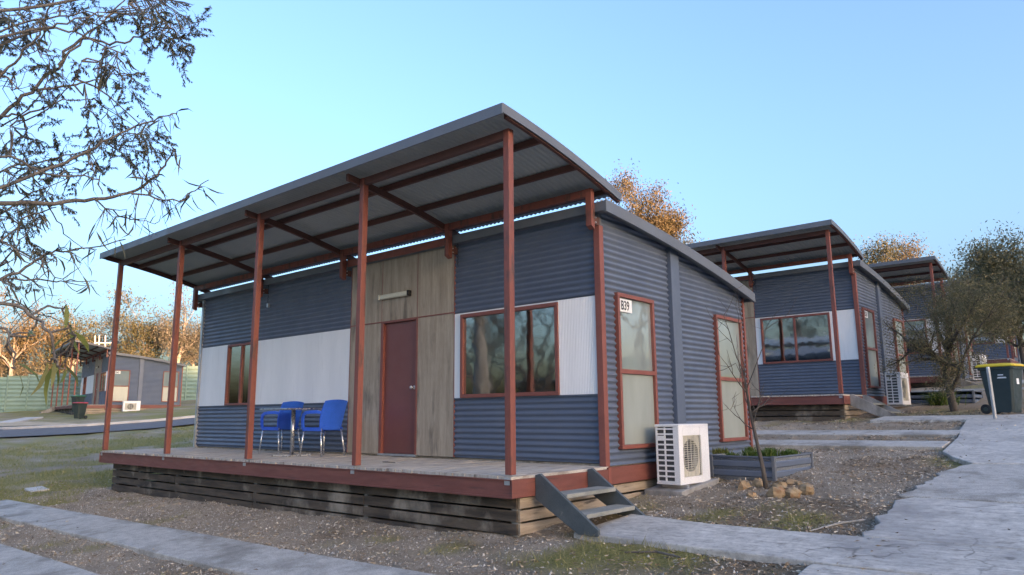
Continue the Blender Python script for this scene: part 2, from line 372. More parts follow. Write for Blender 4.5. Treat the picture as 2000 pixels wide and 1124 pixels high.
slab('paving_bay', [(6.9, 8.86), (6.9, 11.38), (.7, 11.43), (.6, 10.7), (2.35, 10.6), (2.5, 8.78)], 'concrete_broom', parent=pave)
slab('paving_bay', [(6.9, 11.43), (6.9, 60), (3.4, 60), (3.3, 11.48)], 'concrete_broom', parent=pave)
tag(slab('path', [(1.3, 21.0), (3.35, 20.9), (3.35, 22.3), (1.3, 22.4)], 'concrete_smooth'), kind='structure')
tag(slab('path', [(-4.5, 18.6), (3.35, 18.5), (3.35, 19.0), (-4.5, 19.1)], 'concrete_smooth'), kind='structure')
# road on the left with its pale kerb
near_e = [(-60, -8), (-45, -2.6), (-36, 0.6), (-29.2, 3.3), (-26.4, 5.2), (-24.9, 7.4), (-24.6, 10), (-24.6, 16), (-24.9, 30), (-24.9, 60)]
far_e = [(-60, -3.8), (-47, 1.0), (-40, 3.2), (-34.0, 5.0), (-30.6, 6.9), (-29.0, 8.9), (-28.6, 11), (-28.5, 16), (-28.8, 30), (-28.8, 60)]
def ribbon(name, A, Bq, mat, h, sub=6, thick=None):
    def dens(L):
        out = []
        for p, q in zip(L[:-1], L[1:]):
            out += [(p[0]+(q[0]-p[0])*k/sub, p[1]+(q[1]-p[1])*k/sub) for k in range(sub)]
        return out+[L[-1]]
    A = dens(A); Bq = dens(Bq); mb = MB()
    P = np.array([[(x, y, gz(x, y)+h) for x, y in L] for L in (A, [((a[0]+b__[0])/2, (a[1]+b__[1])/2) for a, b__ in zip(A, Bq)], Bq)])
    mb.grid(P)
    if thick:
        for L in (A, Bq): mb.grid(np.array([[(x, y, gz(x, y)+h) for x, y in L], [(x, y, gz(x, y)+h-thick) for x, y in L]]))
    return tag(mb.build(name, mat), kind='structure')
ribbon('road', near_e, far_e, 'asphalt', .05)
ribbon('kerb', far_e, [(x-.12, y+.15) for x, y in far_e], 'kerb_concrete', .15, thick=.2)
ribbon('verge_sand', [(-52, 1.6), (-42, 4.2), (-37, 5.6), (-33, 7.0)], [(-53, 4.5), (-44, 6.6), (-39, 7.2), (-33.4, 7.5)], 'sand', .06)
tag(slab('path', [(-41.5, 6.2), (-40.2, 6.7), (-43.2, 9.0), (-44.6, 8.5)], 'kerb_concrete', .08), kind='structure')

# ------------------------------------------------------------------ the cabin (local frame: deck top at z=0, corner post at the origin)
D = 1.712; XL = -10.10
rp = np.polyfit([1.685, 2.416, 3.163, 4.672, 5.963], [3.181, 3.133, 3.036, 2.82, 2.587], 2)
cp = np.polyfit([-.326, .184, .745, 1.364, 1.967], [3.809, 3.753, 3.647, 3.503, 3.352], 2)
def roof_z(y): return float(np.polyval(rp, y))
def can_z(y): return float(np.polyval(cp, y))
PITCHW = .0775
def clad_x(name, par, x0, x1, z0, z1, y, mat='steel_blue'):
    n = max(2, int(round((z1-z0)/PITCHW*8))); zs = np.linspace(z0, z1, n+1)
    ys = y-.0125*np.cos(2*math.pi*zs/PITCHW)
    P = np.array([[(x, yy, z) for yy, z in zip(ys, zs)] for x in (x0, x1)])
    return MB().grid(P).build(name, mat, par, smooth=True)
def clad_y(name, par, y0, y1, z0, ztop, x, mat='steel_blue', sgn=1):
    zmax = max(ztop(y0), ztop(y1)); n = int(round((zmax-z0)/PITCHW*8)); zs = np.linspace(z0, zmax, n+1)
    rows = []
    for z in zs:
        ym = y1
        if ztop(y1) < z:
            lo, hi = y0, y1
            for _ in range(30):
                mid = (lo+hi)/2
                if ztop(mid) > z: lo = mid
                else: hi = mid
            ym = max(lo, y0+.001)
        xx = x+sgn*.0125*math.cos(2*math.pi*z/PITCHW)
        rows.append([(xx, y0, z), (xx, ym, z)])
    return MB().grid(np.array(rows)).build(name, mat, par, smooth=True)
def curved_sheet(name, par, x0, x1, y0, y1, zf, mat, amp=.008, pitch=.076):
    n = int((x1-x0)/pitch*6); xs = np.linspace(x0, x1, n+1); ys = np.linspace(y0, y1, 13)
    P = np.array([[(x, y, zf(y)+amp*math.cos(2*math.pi*x/pitch)) for y in ys] for x in xs])
    return MB().grid(P).build(name, mat, par, smooth=True)
def side_fascia(par, name, x0, x1, y0, y1, zf, up, dn, mat):
    ys = np.linspace(y0, y1, 13); poly = [(y, zf(y)+up) for y in ys]+[(y, zf(y)-dn) for y in ys[::-1]]
    return MB().prism(poly, 'x', x0, x1).build(name, mat, par)

def window_unit(par, wd, ht, panes, mat_pane, horiz=True, fr=.05, dep=.07, blind=False, curtain=False, mats=None):
    """frame in local x (width) z (height), facing -y, origin bottom-left"""
    wi = empty('window'); wi.parent = par
    f = MB()
    f.box(0, wd, -dep/2, dep/2, 0, fr); f.box(0, wd, -dep/2, dep/2, ht-fr, ht); f.box(0, fr, -dep/2, dep/2, fr, ht-fr); f.box(wd-fr, wd, -dep/2, dep/2, fr, ht-fr)
    f.build('frame', 'red_frame', wi, bevel=.004)
    if horiz:
        s = (wd-2*fr-.045*(panes-1))/panes; x = fr
        for i in range(panes):
            B(x+.001, x+s-.001, .004, .010, fr+.001, ht-fr-.001).build('pane', mat_pane, wi)
            x += s
            if i < panes-1: B(x, x+.045, -dep/2+.006, dep/2-.006, fr, ht-fr).build('mullion', 'red_frame', wi); x += .045
    else:
        zm = ht*.49
        B(fr, wd-fr, -dep/2+.004, dep/2-.004, zm-.027, zm+.027).build('mullion', 'red_frame', wi)
        B(fr+.001, wd-fr-.001, .004, .010, fr+.001, zm-.028).build('pane', mats[0], wi)
        B(fr+.001, wd-fr-.001, .004, .010, zm+.028, ht-fr-.001).build('pane', mats[1], wi)
    if blind:
        b_ = MB()
        z = fr+.03
        x0 = wd*.52
        while z < ht-fr-.03:
            b_.add([(x0, .055, z), (wd-fr-.01, .055, z), (wd-fr-.01, .075, z+.013), (x0, .075, z+.013)], [(0, 1, 2, 3)]); z += .026
        b_.build('blind', 'blind', wi)
    if curtain:
        ys = lambda x: .14+.012*math.sin(x*55)
        xs = np.linspace(fr, wd*.50, 40)
        MB().grid(np.array([[(x, ys(x), fr), (x, ys(x), ht-fr)] for x in xs[-9:]])).build('curtain', 'curtain', wi)
    return wi

def text_mesh(body, size, mat, parent, M4):
    cu = bpy.data.curves.new('lettering', 'FONT'); cu.body = body; cu.size = size; cu.offset = size*.018; cu.extrude = .0006
    to = bpy.data.objects.new('tmp', cu); col.objects.link(to); bpy.context.view_layer.update()
    dg = bpy.context.evaluated_depsgraph_get(); me = bpy.data.meshes.new_from_object(to.evaluated_get(dg))
    bpy.data.objects.remove(to)
    me.materials.clear(); me.materials.append(MATS[mat]); me.name = 'lettering'
    o = bpy.data.objects.new('lettering', me); col.objects.link(o); o.parent = parent; o.matrix_local = M4
    return o
def number_sign(par, body):
    s = empty('number_sign'); s.parent = par; s.location = (.058, 2.07, 1.885)
    B(0, .002, 0, .285, 0, .165).build('card', 'paper', s)
    text_mesh(body, .165, 'ink', s, Matrix.Translation((.0035, .02, .028)) @ Matrix(((0, 0, 1, 0), (.78, 0, 0, 0), (0, 1, 0, 0), (0, 0, 0, 1))))
    return s

POSTX = [-10.196, -7.607, -5.018, -2.50, 0.0]
def make_cabin():
    c = empty('cabin')
    rr = random.Random(3)
    # walls ---------------------------------------------------------------
    y = D
    clad_x('wall_cladding', c, XL, -4.965, 2.055, 3.10, y); clad_x('wall_cladding', c, XL, -4.965, .03, .835, y)
    clad_x('wall_cladding', c, -2.515, -.045, 2.062, 3.10, y); clad_x('wall_cladding', c, -2.515, -.045, .03, .845, y)
    clad_y('gable_cladding', c, D+.03, 3.405, .0, lambda t: roof_z(t)-.02, .02); clad_y('gable_cladding', c, 3.655, 5.93, .0, lambda t: roof_z(t)-.02, .02)
    clad_y('gable_cladding', c, D+.03, 5.93, .0, lambda t: roof_z(t)-.02, XL+.0, sgn=-1)
    clad_x('rear_cladding', c, XL, .0, .0, roof_z(5.95)-.03, 5.955)
    B(XL+.02, -.01, D+.03, 5.93, -.02, .02).build('floor', 'plywood', c)
    # dark lining keeps the rooms unlit and closed
    MB().grid(np.array([[(XL+.05, yy, roof_z(yy)-.07), (-.05, yy, roof_z(yy)-.07)] for yy in np.linspace(D+.05, 5.9, 8)])).build('ceiling', 'curtain', c)
    B(-3.0, -2.96, D+.05, 5.9, .02, 2.75).build('partition', 'curtain', c); B(-5.2, -5.16, D+.05, 5.9, .02, 2.75).build('partition', 'curtain', c)
    # flashings
    B(XL, -4.965, y-.016, y+.004, .825, .838).build('flashing', 'steel_blue', c); B(-2.515, -.045, y-.016, y+.004, .832, .848).build('flashing', 'steel_blue', c)
    # white panels
    B(XL+.045, -8.93, y-.008, y+.012, .84, 2.05).build('white_panel', 'white_panel', c)
    B(-7.85, -4.968, y-.008, y+.012, .84, 2.05).build('white_panel', 'white_panel', c)
    B(-2.515, -2.37, y-.010, y+.012, .85, 2.055).build('white_panel', 'white_panel', c)
    B(-2.37, -.63, y-.010, y+.012, 2.032, 2.055).build('white_panel', 'white_panel', c)
    xs = np.arange(-.63, -.0445, .0048); yy = [y-.012-(.006 if (i % 5) < 1 else 0) for i in range(len(xs))]
    MB().grid(np.array([[(x, q, z) for z in (.85, 2.055)] for x, q in zip(xs, yy)])).build('ribbed_panel', 'white_panel', c)
    # plywood entrance bay
    yp = y-.004
    for x0, x1, z0, z1 in ((-4.955, -4.165, 2.092, 3.10), (-4.155, -3.325, 2.092, 3.10), (-3.315, -2.525, 2.092, 3.10),
                           (-4.955, -4.17, .03, 2.08), (-3.30, -2.525, .03, 2.08)):
        B(x0, x1, yp-.006, yp+.012, z0, z1).build('plywood_panel', 'plywood', c)
    t = MB()
    B(-4.965, -4.956, yp-.012, yp+.008, .03, 3.10).build('joint_trim', 'red_frame', c); B(-2.524, -2.515, yp-.012, yp+.008, .03, 3.10).build('joint_trim', 'red_frame', c)
    B(-4.955, -2.525, yp-.014, yp+.008, 2.074, 2.0915).build('joint_trim', 'red_frame', c)
    B(-4.1645, -4.1555, yp-.009, yp+.008, 2.092, 3.10).build('joint_trim', 'red_frame', c); B(-3.3245, -3.3155, yp-.009, yp+.008, 2.092, 3.10).build('joint_trim', 'red_frame', c)
    dr = empty('door'); dr.parent = c
    B(-4.105, -3.345, y+.028, y+.065, .045, 2.055).build('leaf', 'door_paint', dr, bevel=.003)
    B(-4.168, -4.108, y-.016, y+.07, .03, 2.079).build('door_frame', 'red_frame', dr); B(-3.342, -3.302, y-.016, y+.07, .03, 2.079).build('door_frame', 'red_frame', dr)
    B(-4.108, -3.342, y-.016, y+.07, 2.058, 2.079).build('door_frame', 'red_frame', dr); B(-4.17, -3.30, y-.03, y+.07, .012, .04).build('threshold', 'galvanised', dr)
    h = MB(); h.tube([(-3.405, y+.03, 1.03), (-3.405, y-.03, 1.03)], .011, 8); h.tube([(-3.405, y-.028, 1.03), (-3.40, y-.04, 1.03), (-3.41, y-.06, 1.03)], [.016, .027, .018], 10); h.tube([(-3.405, y+.03, 1.03), (-3.405, y+.022, 1.03)], .03, 12)
    h.build('knob', 'aluminium', dr, smooth=True)
    lm = empty('batten_light'); lm.parent = c
    B(-4.16, -3.50, y-.075, y-.012, 2.44, 2.515).build('diffuser', 'cream_plastic', lm, bevel=.018); B(-4.19, -4.161, y-.08, y-.012, 2.435, 2.52).build('end_cap', 'cream_plastic', lm, bevel=.006); B(-3.499, -3.46, y-.08, y-.012, 2.435, 2.52).build('end_cap', 'dark_void', lm, bevel=.006)
    # windows on the front
    w1 = window_unit(c, 1.74, 1.185, 2, 'window_glass', blind=True, curtain=True); w1.location = (-2.37, y-.012, .847)
    w2 = window_unit(c, 1.08, 1.20, 2, 'window_glass', fr=.04, curtain=True); w2.location = (-8.93, y-.012, .838)
    # gable windows (facing +x)
    for y0, wd in ((2.0, .91), (4.815, .955)):
        g1 = window_unit(c, wd, 1.935, 1, None, horiz=False, fr=.05, mats=('frosted_glass', 'film_glass')); g1.location = (.04, y0, .185); g1.rotation_euler = (0, 0, R(90))
    # corner posts, gable column
    MB().box(-.045, .045, D-.045, D+.045, -.01, 2.93).build('corner_post', 'red_frame', c, bevel=.004)
    MB().box(-.038, .032, D-.03, D+.03, 2.94, 3.1).build('post_cap', 'fascia_blue', c)
    B(XL-.03, XL+.04, D-.035, D+.03, 0, 3.08).build('corner_post', 'galvanised', c); B(-.02, .042, 5.93, 5.99, -.02, 2.5).build('corner_post', 'red_frame', c)
    B(.0, .085, 3.41, 3.65, .02, roof_z(3.65)-.03).build('gable_column', 'steel_blue', c, bevel=.006)
    # house roof
    rf = curved_sheet('roof_sheet', c, -10.32, .19, 1.60, 6.06, roof_z, 'roof_metal')
    B(-10.34, -4.97, 1.60, 1.622, 3.085, 3.205).build('front_fascia', 'fascia_blue', rf); B(-2.51, .19, 1.60, 1.622, 3.085, 3.205).build('front_fascia', 'fascia_blue', rf)
    B(-4.968, -2.512, 1.60, 1.622, 3.085, 3.20).build('front_fascia', 'red_frame', rf)
    MB().box(-10.3, .185, 1.625, D+.03, 3.085, 3.10).build('soffit', 'fascia_blue', rf)
    side_fascia(rf, 'side_fascia', .19, .204, 1.60, 6.08, roof_z, .022, .125, 'fascia_blue')
    side_fascia(rf, 'side_fascia_lip', .165, .19, 1.60, 6.08, lambda q: roof_z(q)-.115, .0, .012, 'fascia_blue')
    side_fascia(rf, 'gable_soffit', .03, .165, D+.03, 6.06, lambda q: roof_z(q)-.055, .0, .012, 'fascia_blue')
    side_fascia(rf, 'side_fascia', -10.335, -10.32, 1.625, 6.08, roof_z, .022, .125, 'fascia_blue')
    B(-10.32, .18, 6.06, 6.08, roof_z(6.06)-.12, roof_z(6.06)+.02).build('rear_gutter', 'fascia_blue', rf)
    # canopy
    cs = curved_sheet('canopy_sheet', c, -10.39, .19, -.31, 1.94, can_z, 'canopy_metal')
    B(-10.396, .205, -.335, -.318, can_z(-.33)-.105, can_z(-.33)+.012).build('canopy_fascia', 'fascia_blue', cs)
    side_fascia(cs, 'canopy_fascia', .19, .204, -.317, 1.955, can_z, .02, .085, 'fascia_blue')
    side_fascia(cs, 'canopy_fascia', -10.405, -10.391, -.317, 1.955, can_z, .02, .085, 'fascia_blue')
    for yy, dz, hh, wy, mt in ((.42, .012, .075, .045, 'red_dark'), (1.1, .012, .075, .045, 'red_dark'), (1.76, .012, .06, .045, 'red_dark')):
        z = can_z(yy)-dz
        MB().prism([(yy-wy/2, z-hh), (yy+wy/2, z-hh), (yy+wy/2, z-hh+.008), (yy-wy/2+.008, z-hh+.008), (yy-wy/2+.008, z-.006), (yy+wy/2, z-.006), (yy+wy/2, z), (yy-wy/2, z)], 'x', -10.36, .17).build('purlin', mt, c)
    xs = POSTX
    for i, x in enumerate(xs):
        ys = np.linspace(-.22, 1.95, 8); poly = [(q, can_z(q)-.088) for q in ys]+[(q, can_z(q)-.178) for q in ys[::-1]]
        xo = -.075 if i < 4 else .155
        if i == 0: xo = -.16
        if i in (0, 4): poly = [(q, can_z(q)-.015) for q in ys]+[(q, can_z(q)-.098) for q in ys[::-1]]
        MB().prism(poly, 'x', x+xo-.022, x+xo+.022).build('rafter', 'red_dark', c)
        MB().box(x-.041, x+.041, -.041, .041, .012, can_z(0)-.09).build('veranda_post', 'red_paint', c, bevel=.006)
        B(x-.035, x+.035, -.058, -.053, -.085, -.015).build('post_plate', 'galvanised', c)
        MB().prism([(1.51, 2.90), (1.585, 2.86), (1.585, can_z(1.55)-.09), (1.51, can_z(1.55)-.09)], 'x', x-.041, x+.041).build('hanging_post', 'red_paint', c)
        B(x+.02, x+.035, 1.587, 1.70, 2.93, 3.03).build('hanger_bracket', 'red_dark', c)
        b_ = MB()
        for zz in (2.95, 3.01): b_.tube([(x+.036, 1.60, zz), (x+.05, 1.60, zz)], .011, 6)
        b_.build('bolt', 'galvanised', c)
        if i < 4:
            x2 = xs[i+1]
            for yy in (0.0, 1.55):
                z = can_z(yy)-.09
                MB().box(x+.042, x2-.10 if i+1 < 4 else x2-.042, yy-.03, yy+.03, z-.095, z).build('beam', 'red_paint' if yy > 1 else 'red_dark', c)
    # rain chain and little drain spout
    rc = MB(); zc = 3.1
    for k in range(12): rc.tube([(-7.50, 1.66, zc-k*.03), (-7.50, 1.655+(k % 2)*.01, zc-k*.03-.032)], .004, 5)
    rc.build('rain_chain', 'dark_void', c); B(-7.525, -7.47, 1.65, 1.69, 2.66, 2.735).build('spout', 'galvanised', c)
    rc = MB()
    for k in range(14): rc.tube([(-2.42, 1.665, 3.1-k*.025), (-2.42, 1.66+(k % 2)*.012, 3.1-k*.025-.028)], .004, 5)
    rc.build('rain_chain', 'dark_void', c)
    # deck: boards run from the wall to the front edge
    meshes = []
    for k in range(7):
        y0 = -.052+rr.uniform(-.010, .012); mb = MB(); ww = .0885
        n = 5; ysb = [y0+(1.70-y0)*j/n for j in range(n+1)]; zt = [rr.uniform(-.003, .002) for _ in ysb]; jx = [rr.uniform(-.0018, .0018) for _ in ysb]
        V = []; Fq = []
        for yq, zq, jq in zip(ysb, zt, jx): V += [(-ww/2+jq, yq, -.03), (ww/2+jq, yq, -.03), (ww/2+jq, yq, zq), (-ww/2+jq, yq, zq)]
        for j in range(n):
            for e in range(4): Fq.append((j*4+e, j*4+(e+1) % 4, j*4+4+(e+1) % 4, j*4+4+e))
        Fq += [(0, 3, 2, 1), (n*4, n*4+1, n*4+2, n*4+3)]
        mb.add(V, Fq); meshes.append(mb.mesh('deck_board', 'deck_wood'))
    x = -10.21
    while x < .03:
        linked(meshes[rr.randrange(7)], 'deck_board', c, (x+.045, 0, rr.uniform(-.002, .002))); x += .0925
    f = MB(); 
    f.box(-10.25, .062, -.050, -.040, -.205, -.032); f.box(-10.25, .062, -.064, -.0502, -.215, -.200); f.box(-10.25, .062, -.064, -.0502, -.042, -.032)
    f.build('deck_fascia', 'red_channel', c)
    B(.0625, .072, -.064, 1.70, -.212, -.032).build('deck_fascia', 'red_channel', c); B(-10.262, -10.2505, -.064, 1.70, -.212, -.032).build('deck_fascia', 'red_channel', c)
    for yq in (.5, 1.0, 1.5): B(-10.2, .02, yq-.025, yq+.025, -.2, -.034).build('joist', 'skirt_wood', c)
    B(.012, .05, D+.05, 6.0, -.21, -.012).build('floor_bearer', 'red_channel', c); B(.052, .075, D-.04, D+.02, -.3, -.012).build('bearer_cleat', 'red_frame', c)
    B(-10.2, .0, 1.72, 1.76, -.2, -.02).build('floor_bearer', 'skirt_wood', c)
    # skirting boards
    cuts = [-9.96, -7.45, -5.0, -2.45, -.005]
    for r_ in range(5):
        z1 = -.225-r_*.128; 
        off = [rr.uniform(-.006, .006) for _ in range(5)]
        for a, b__ in zip(cuts[:-1], cuts[1:]):
            t_ = rr.uniform(-.004, .004)
            if r_ == 4 and a > -5: pass
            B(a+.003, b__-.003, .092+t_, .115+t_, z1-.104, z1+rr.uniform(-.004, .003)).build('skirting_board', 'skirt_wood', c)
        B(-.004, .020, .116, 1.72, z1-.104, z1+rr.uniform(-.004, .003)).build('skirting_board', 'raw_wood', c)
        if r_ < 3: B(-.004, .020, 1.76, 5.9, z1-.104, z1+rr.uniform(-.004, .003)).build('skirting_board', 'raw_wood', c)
        B(-9.985, -9.963, .092, 5.9, z1-.104, z1).build('skirting_board', 'skirt_wood', c)
    for xq in (-9.93, -8.9, -7.45, -5.0, -2.45, -.06): B(xq-.04, xq+.04, .125, .18, -1.0, -.21).build('stump', 'grey_timber', c)
    for yq in (3.0, 4.6): B(-.09, -.02, yq-.05, yq+.05, -.9, -.03).build('stump', 'grey_timber', c)
    return c
cabin = make_cabin()
tag(cabin, 'nearest blue corrugated cabin, number B39, with red veranda posts and brown door', 'cabin', 'corrugated holiday cabins')
def place_cabin(loc, rz, label, number):
    src_sign = None
    o = clone(cabin); o.location = loc; o.rotation_euler = (0, 0, rz); o['label'] = label
    if number: number_sign(o, number)
    return o
c2 = place_cabin((-.03, 11.083, 1.0), R(-.5), 'blue corrugated cabin just behind the nearest one, wide window under its red-posted canopy', 'B38')
c3 = place_cabin((.19, 20.95, 1.75), 0, 'third blue cabin up the slope, half hidden behind the small olive tree', None)
c4 = place_cabin((.5, 34.5, 3.0), 0, 'farthest blue cabin, its wall showing behind the yellow-lidded bin', None)
cL = place_cabin((-43.34, 10.54, 1.43), R(-11.1), 'small distant cabin at far left across the road, gable end facing the camera', 'B40')
cO = place_cabin((-26, -27, -1.0), R(168), 'cabin across the lane seen only as a reflection in the windows', None)
number_sign(cabin, 'B39')

# ------------------------------------------------------------------ steps
def make_steps(label, loc, rz, rise, run, mat_s='stringer_paint', mat_t='tread_wood'):
    """descends along +x; width along y 0..1; top at z=0"""
    s = empty('steps', loc, rz); a = math.atan2(rise, run); dx, dz = math.cos(a), -math.sin(a)
    for y0 in (0, .94):
        hw = .125
        poly = [(0.0, .0), (.06, .015), (run+.06, -rise+.05), (run+.06, -rise-.01), (run-.17, -rise-.01), (.0, -.24)]
        MB().prism(poly, 'y', y0, y0+.042).build('stringer', mat_s, s, bevel=.004)
    nst = max(2, int(round(rise/.17))-1)
    for k in range(nst):
        t = (k+1)/(nst+1); x, z = run*t, -rise*t
        B(x-.10, x+.14, .043, .939, z-.04, z+.002).build('tread', mat_t, s, bevel=.004)
    return tag(s, label, 'steps', 'timber cabin steps')
make_steps('slate-painted timber steps leading up to the deck of the nearest cabin', (.074, .30, -.005), 0, .53, .70)
make_steps('weathered grey timber steps at the deck of the second cabin', (.045, 11.42, .99), R(-.5), .56, .95, 'grey_timber', 'tread_wood')
make_steps('grey timber steps of the third cabin behind the small olive tree', (.28, 21.25, 1.74), 0, .6, 1.3, 'grey_timber', 'tread_wood')
th = R(-11.1)
def hl(x, y, z=0): return (-43.34+math.cos(th)*x-math.sin(th)*y, 10.54+math.sin(th)*x+math.cos(th)*y, 1.43+z)
make_steps('grey timber steps at the front of the distant left cabin', hl(-8.2, -.07, -.02), th-R(90), .75, 1.3, 'grey_timber', 'tread_wood')

# ------------------------------------------------------------------ air conditioners
def make_ac(label, loc, rz=0, wy=.78, dx=.33, h=.80, cat='air conditioner'):
    """fan face towards +x; x 0..dx, y 0..wy, base z=0"""
    a = empty('air_conditioner', loc, rz)
    b_ = MB(); t = .014
    b_.box(0, dx, 0, wy, .04, .06); b_.box(0, dx, 0, wy, h-.03, h)
    b_.box(0, dx, wy-t, wy, .06, h-.03); b_.box(0, t, t, wy-t, .06, h-.03)
    # front face plate as four strips round the fan opening
    fy0, fy1, fz0, fz1 = .10, wy-.23, .13, h-.14
    b_.box(dx-t, dx, 0, fy0, .06, h-.03); b_.box(dx-t, dx, fy1, wy-t, .06, h-.03); b_.box(dx-t, dx, fy0, fy1, .06, fz0); b_.box(dx-t, dx, fy0, fy1, fz1, h-.03)
    b_.build('casing', 'white_plastic', a, bevel=.006)
    # side grille (faces -y): ribs and dark coil behind
    B(.02, dx-.03, .03, .04, .07, h-.04).build('coil', 'coil', a)
    gr = MB(); x0, x1, xm = .012, dx-.07, (dx-.06)/2
    for xa, xb in ((x0, x0+.022), (xm-.01, xm+.01), (x1-.01, x1+.07-t)): gr.box(xa, xb, 0, .012, .06, h-.03)
    n = 10
    for k in range(n+1):
        z = .075+(h-.13)*k/n; gr.box(x0+.022, x1-.01, .001, .011, z-.010, z+.010)
    gr.box(x0+.022, xm-.01, -.001, .012, h-.20, h-.14)
    gr.build('side_grille', 'white_plastic', a)
    cy, cz = (fy0+fy1)/2, (fz0+fz1)/2; rad = min(fy1-fy0, fz1-fz0)/2-.015
    # shroud plate with a round hole
    N = 40; sh = MB(); V = []; 
    for k in range(N):
        t_ = 2*math.pi*k/N; cx_, sx_ = math.cos(t_), math.sin(t_); sc = min((fy1-cy)/max(abs(cx_), 1e-6), (fz1-cz)/max(abs(sx_), 1e-6))
        V += [(dx-t-.004, cy+cx_*sc, cz+sx_*sc), (dx-t-.012, cy+cx_*rad, cz+sx_*rad), (dx-t-.09, cy+cx_*rad, cz+sx_*rad)]
    sh.add(V, [(3*k, 3*((k+1) % N), 3*((k+1) % N)+1, 3*k+1) for k in range(N)]+[(3*k+1, 3*((k+1) % N)+1, 3*((k+1) % N)+2, 3*k+2) for k in range(N)])
    sh.build('shroud', 'aged_cream', a)
    B(dx-.13, dx-.11, fy0-.02, fy1+.02, fz0-.02, fz1+.02).build('cavity', 'coil', a)
    fan = MB(); fan.tube([(dx-.10, cy, cz), (dx-.05, cy, cz)], .055, 12)
    for k in range(3):
        t0 = 2*math.pi*k/3; V = []
        for j in range(5):
            ang = t0+j*.24
            V += [(dx-.09+j*.011, cy+.05*math.cos(ang), cz+.05*math.sin(ang)), (dx-.095+j*.014, cy+(rad-.02)*math.cos(ang+.12), cz+(rad-.02)*math.sin(ang+.12))]
        fan.add(V, [(2*j, 2*j+1, 2*j+3, 2*j+2) for j in range(4)])
    fan.build('fan', 'coil', a)
    g_ = MB()
    for k in range(19):
        z = fz0+.01+(fz1-fz0-.02)*k/18; g_.box(dx+.002, dx+.006, fy0, fy1, z-.0028, z+.0028)
    for k in range(6):
        yq = fy0+(fy1-fy0)*k/5; g_.box(dx+.0062, dx+.010, yq-.004, yq+.004, fz0, fz1)
    g_.build('fan_grille', 'aged_cream', a)
    for yq in (.10, wy-.14): B(.02, dx+.03, yq, yq+.05, 0, .038).build('foot', 'galvanised', a)
    return tag(a, label, cat, 'air conditioner outdoor units')
make_ac('white air conditioner outdoor unit on a timber slab beside the nearest cabin', (.20, 2.56, -.295), R(-2), .76, .34, .77)
pl = slab('unit_base', [(.08, 2.45), (.60, 2.46), (.63, 3.42), (.06, 3.40)], 'grey_timber', .065, .14)
tag(pl, 'weathered grey slab under the nearest air conditioner', 'slab')
make_ac('white air conditioner outdoor unit beside the steps of the second cabin', (.32, 13.35, .74), 0, .80, .34, .80)
make_ac('white air conditioner outdoor unit of the third cabin, seen behind the olive tree', (.65, 23.4, 1.62), 0, .85, .34, .9)
p_ = hl(.62, 2.5); make_ac('small white air conditioner outdoor unit at the distant left cabin', (p_[0], p_[1], .98), th, .95, .32, .66)

# ------------------------------------------------------------------ table and chairs
def make_chair():
    c = empty('chair')
    # seat shell: faces +x (front)
    n = 10; P = []
    for i in range(n+1):
        u = i/n; x = -.21+.43*u
        row = []
        for j in range(9):
            v = j/8*2-1; row.append((x, v*(.215-.015*abs(u-.5)), .445-.018*(1-v*v)*math.sin(math.pi*u)+(-.02*max(0, u-.85)/.15)))
        P.append(row)
    P = np.array(P); mb = MB(); mb.grid(P); Q = P.copy(); Q[:, :, 2] -= .022; mb.grid(Q)
    mb.box(.195, .222, -.205, .205, .385, .43); mb.box(-.21, .20, -.222, -.205, .385, .44); mb.box(-.21, .20, .205, .222, .385, .44)
    s_ = mb.build('seat', 'blue_plastic', c, smooth=False)
    mb = MB(); rows = []
    for i in range(9):
        u = i/8; z = .40+.44*u; back = -.20-.10*u*u-.02*u
        hw = .205+.02*math.sin(math.pi*u)+.012*u
        rows.append([(back+.035*abs(v)**2.2*(1-.2*u), v*hw, z+.02*(1-v*v)*(u > .9)) for v in np.linspace(-1, 1, 11)])
    P = np.array(rows); mb.grid(P); Q = P.copy(); Q[:, :, 0] -= .02; mb.grid(Q)
    for e in (0, -1): mb.grid(np.stack([P[:, e], Q[:, e]])); mb.grid(np.stack([P[e], Q[e]]))
    mb.build('backrest', 'blue_plastic', c, smooth=False)
    for s in (-1, 1):
        pth = [(-.23, s*.215, .66), (-.15, s*.245, .675), (0, s*.255, .672), (.10, s*.252, .662), (.165, s*.245, .63), (.19, s*.235, .57), (.195, s*.225, .48), (.19, s*.218, .42)]
        mb = MB()
        for p, q in zip(pth[:-1], pth[1:]):
            p = np.array(p); q = np.array(q); d = (q-p)/np.linalg.norm(q-p); nrm = np.array([-d[2], 0, d[0]])
            V = [e+nrm*o_*.024+np.array([0, k*.012, 0]) for e in (p-d*.006, q+d*.006) for o_, k in ((-1, -1), (1, -1), (1, 1), (-1, 1))]
            mb.add(V, [(0, 1, 2, 3), (7, 6, 5, 4)]+[(i, 4+i, 4+(i+1) % 4, (i+1) % 4) for i in range(4)])
        mb.build('armrest', 'blue_plastic', c)
        for x0, x1 in ((.185, .225), (-.20, -.265)):
            MB().tube([(x0, s*.20, .42), (x1, s*.235, .0)], [.0135, .0115], 8).build('leg', 'aluminium', c, smooth=True)
    return c
ch = make_chair(); ch.location = (-4.84, 1.13, .004); ch.rotation_euler = (0, 0, R(186))
tag(ch, 'blue plastic armchair at the right of the table, nearest the plywood', 'chair', 'blue plastic chairs')
ch2 = clone(ch); ch2.location = (-6.2, 1.24, .004); ch2.rotation_euler = (0, 0, R(188)); ch2['label'] = 'blue plastic armchair at the left, behind the table pedestal'
tb = empty('table', (-5.3, .90, .003), R(3))
MB().box(-.37, .37, -.37, .37, .712, .735).build('table_top', 'table_metal', tb, bevel=.006)
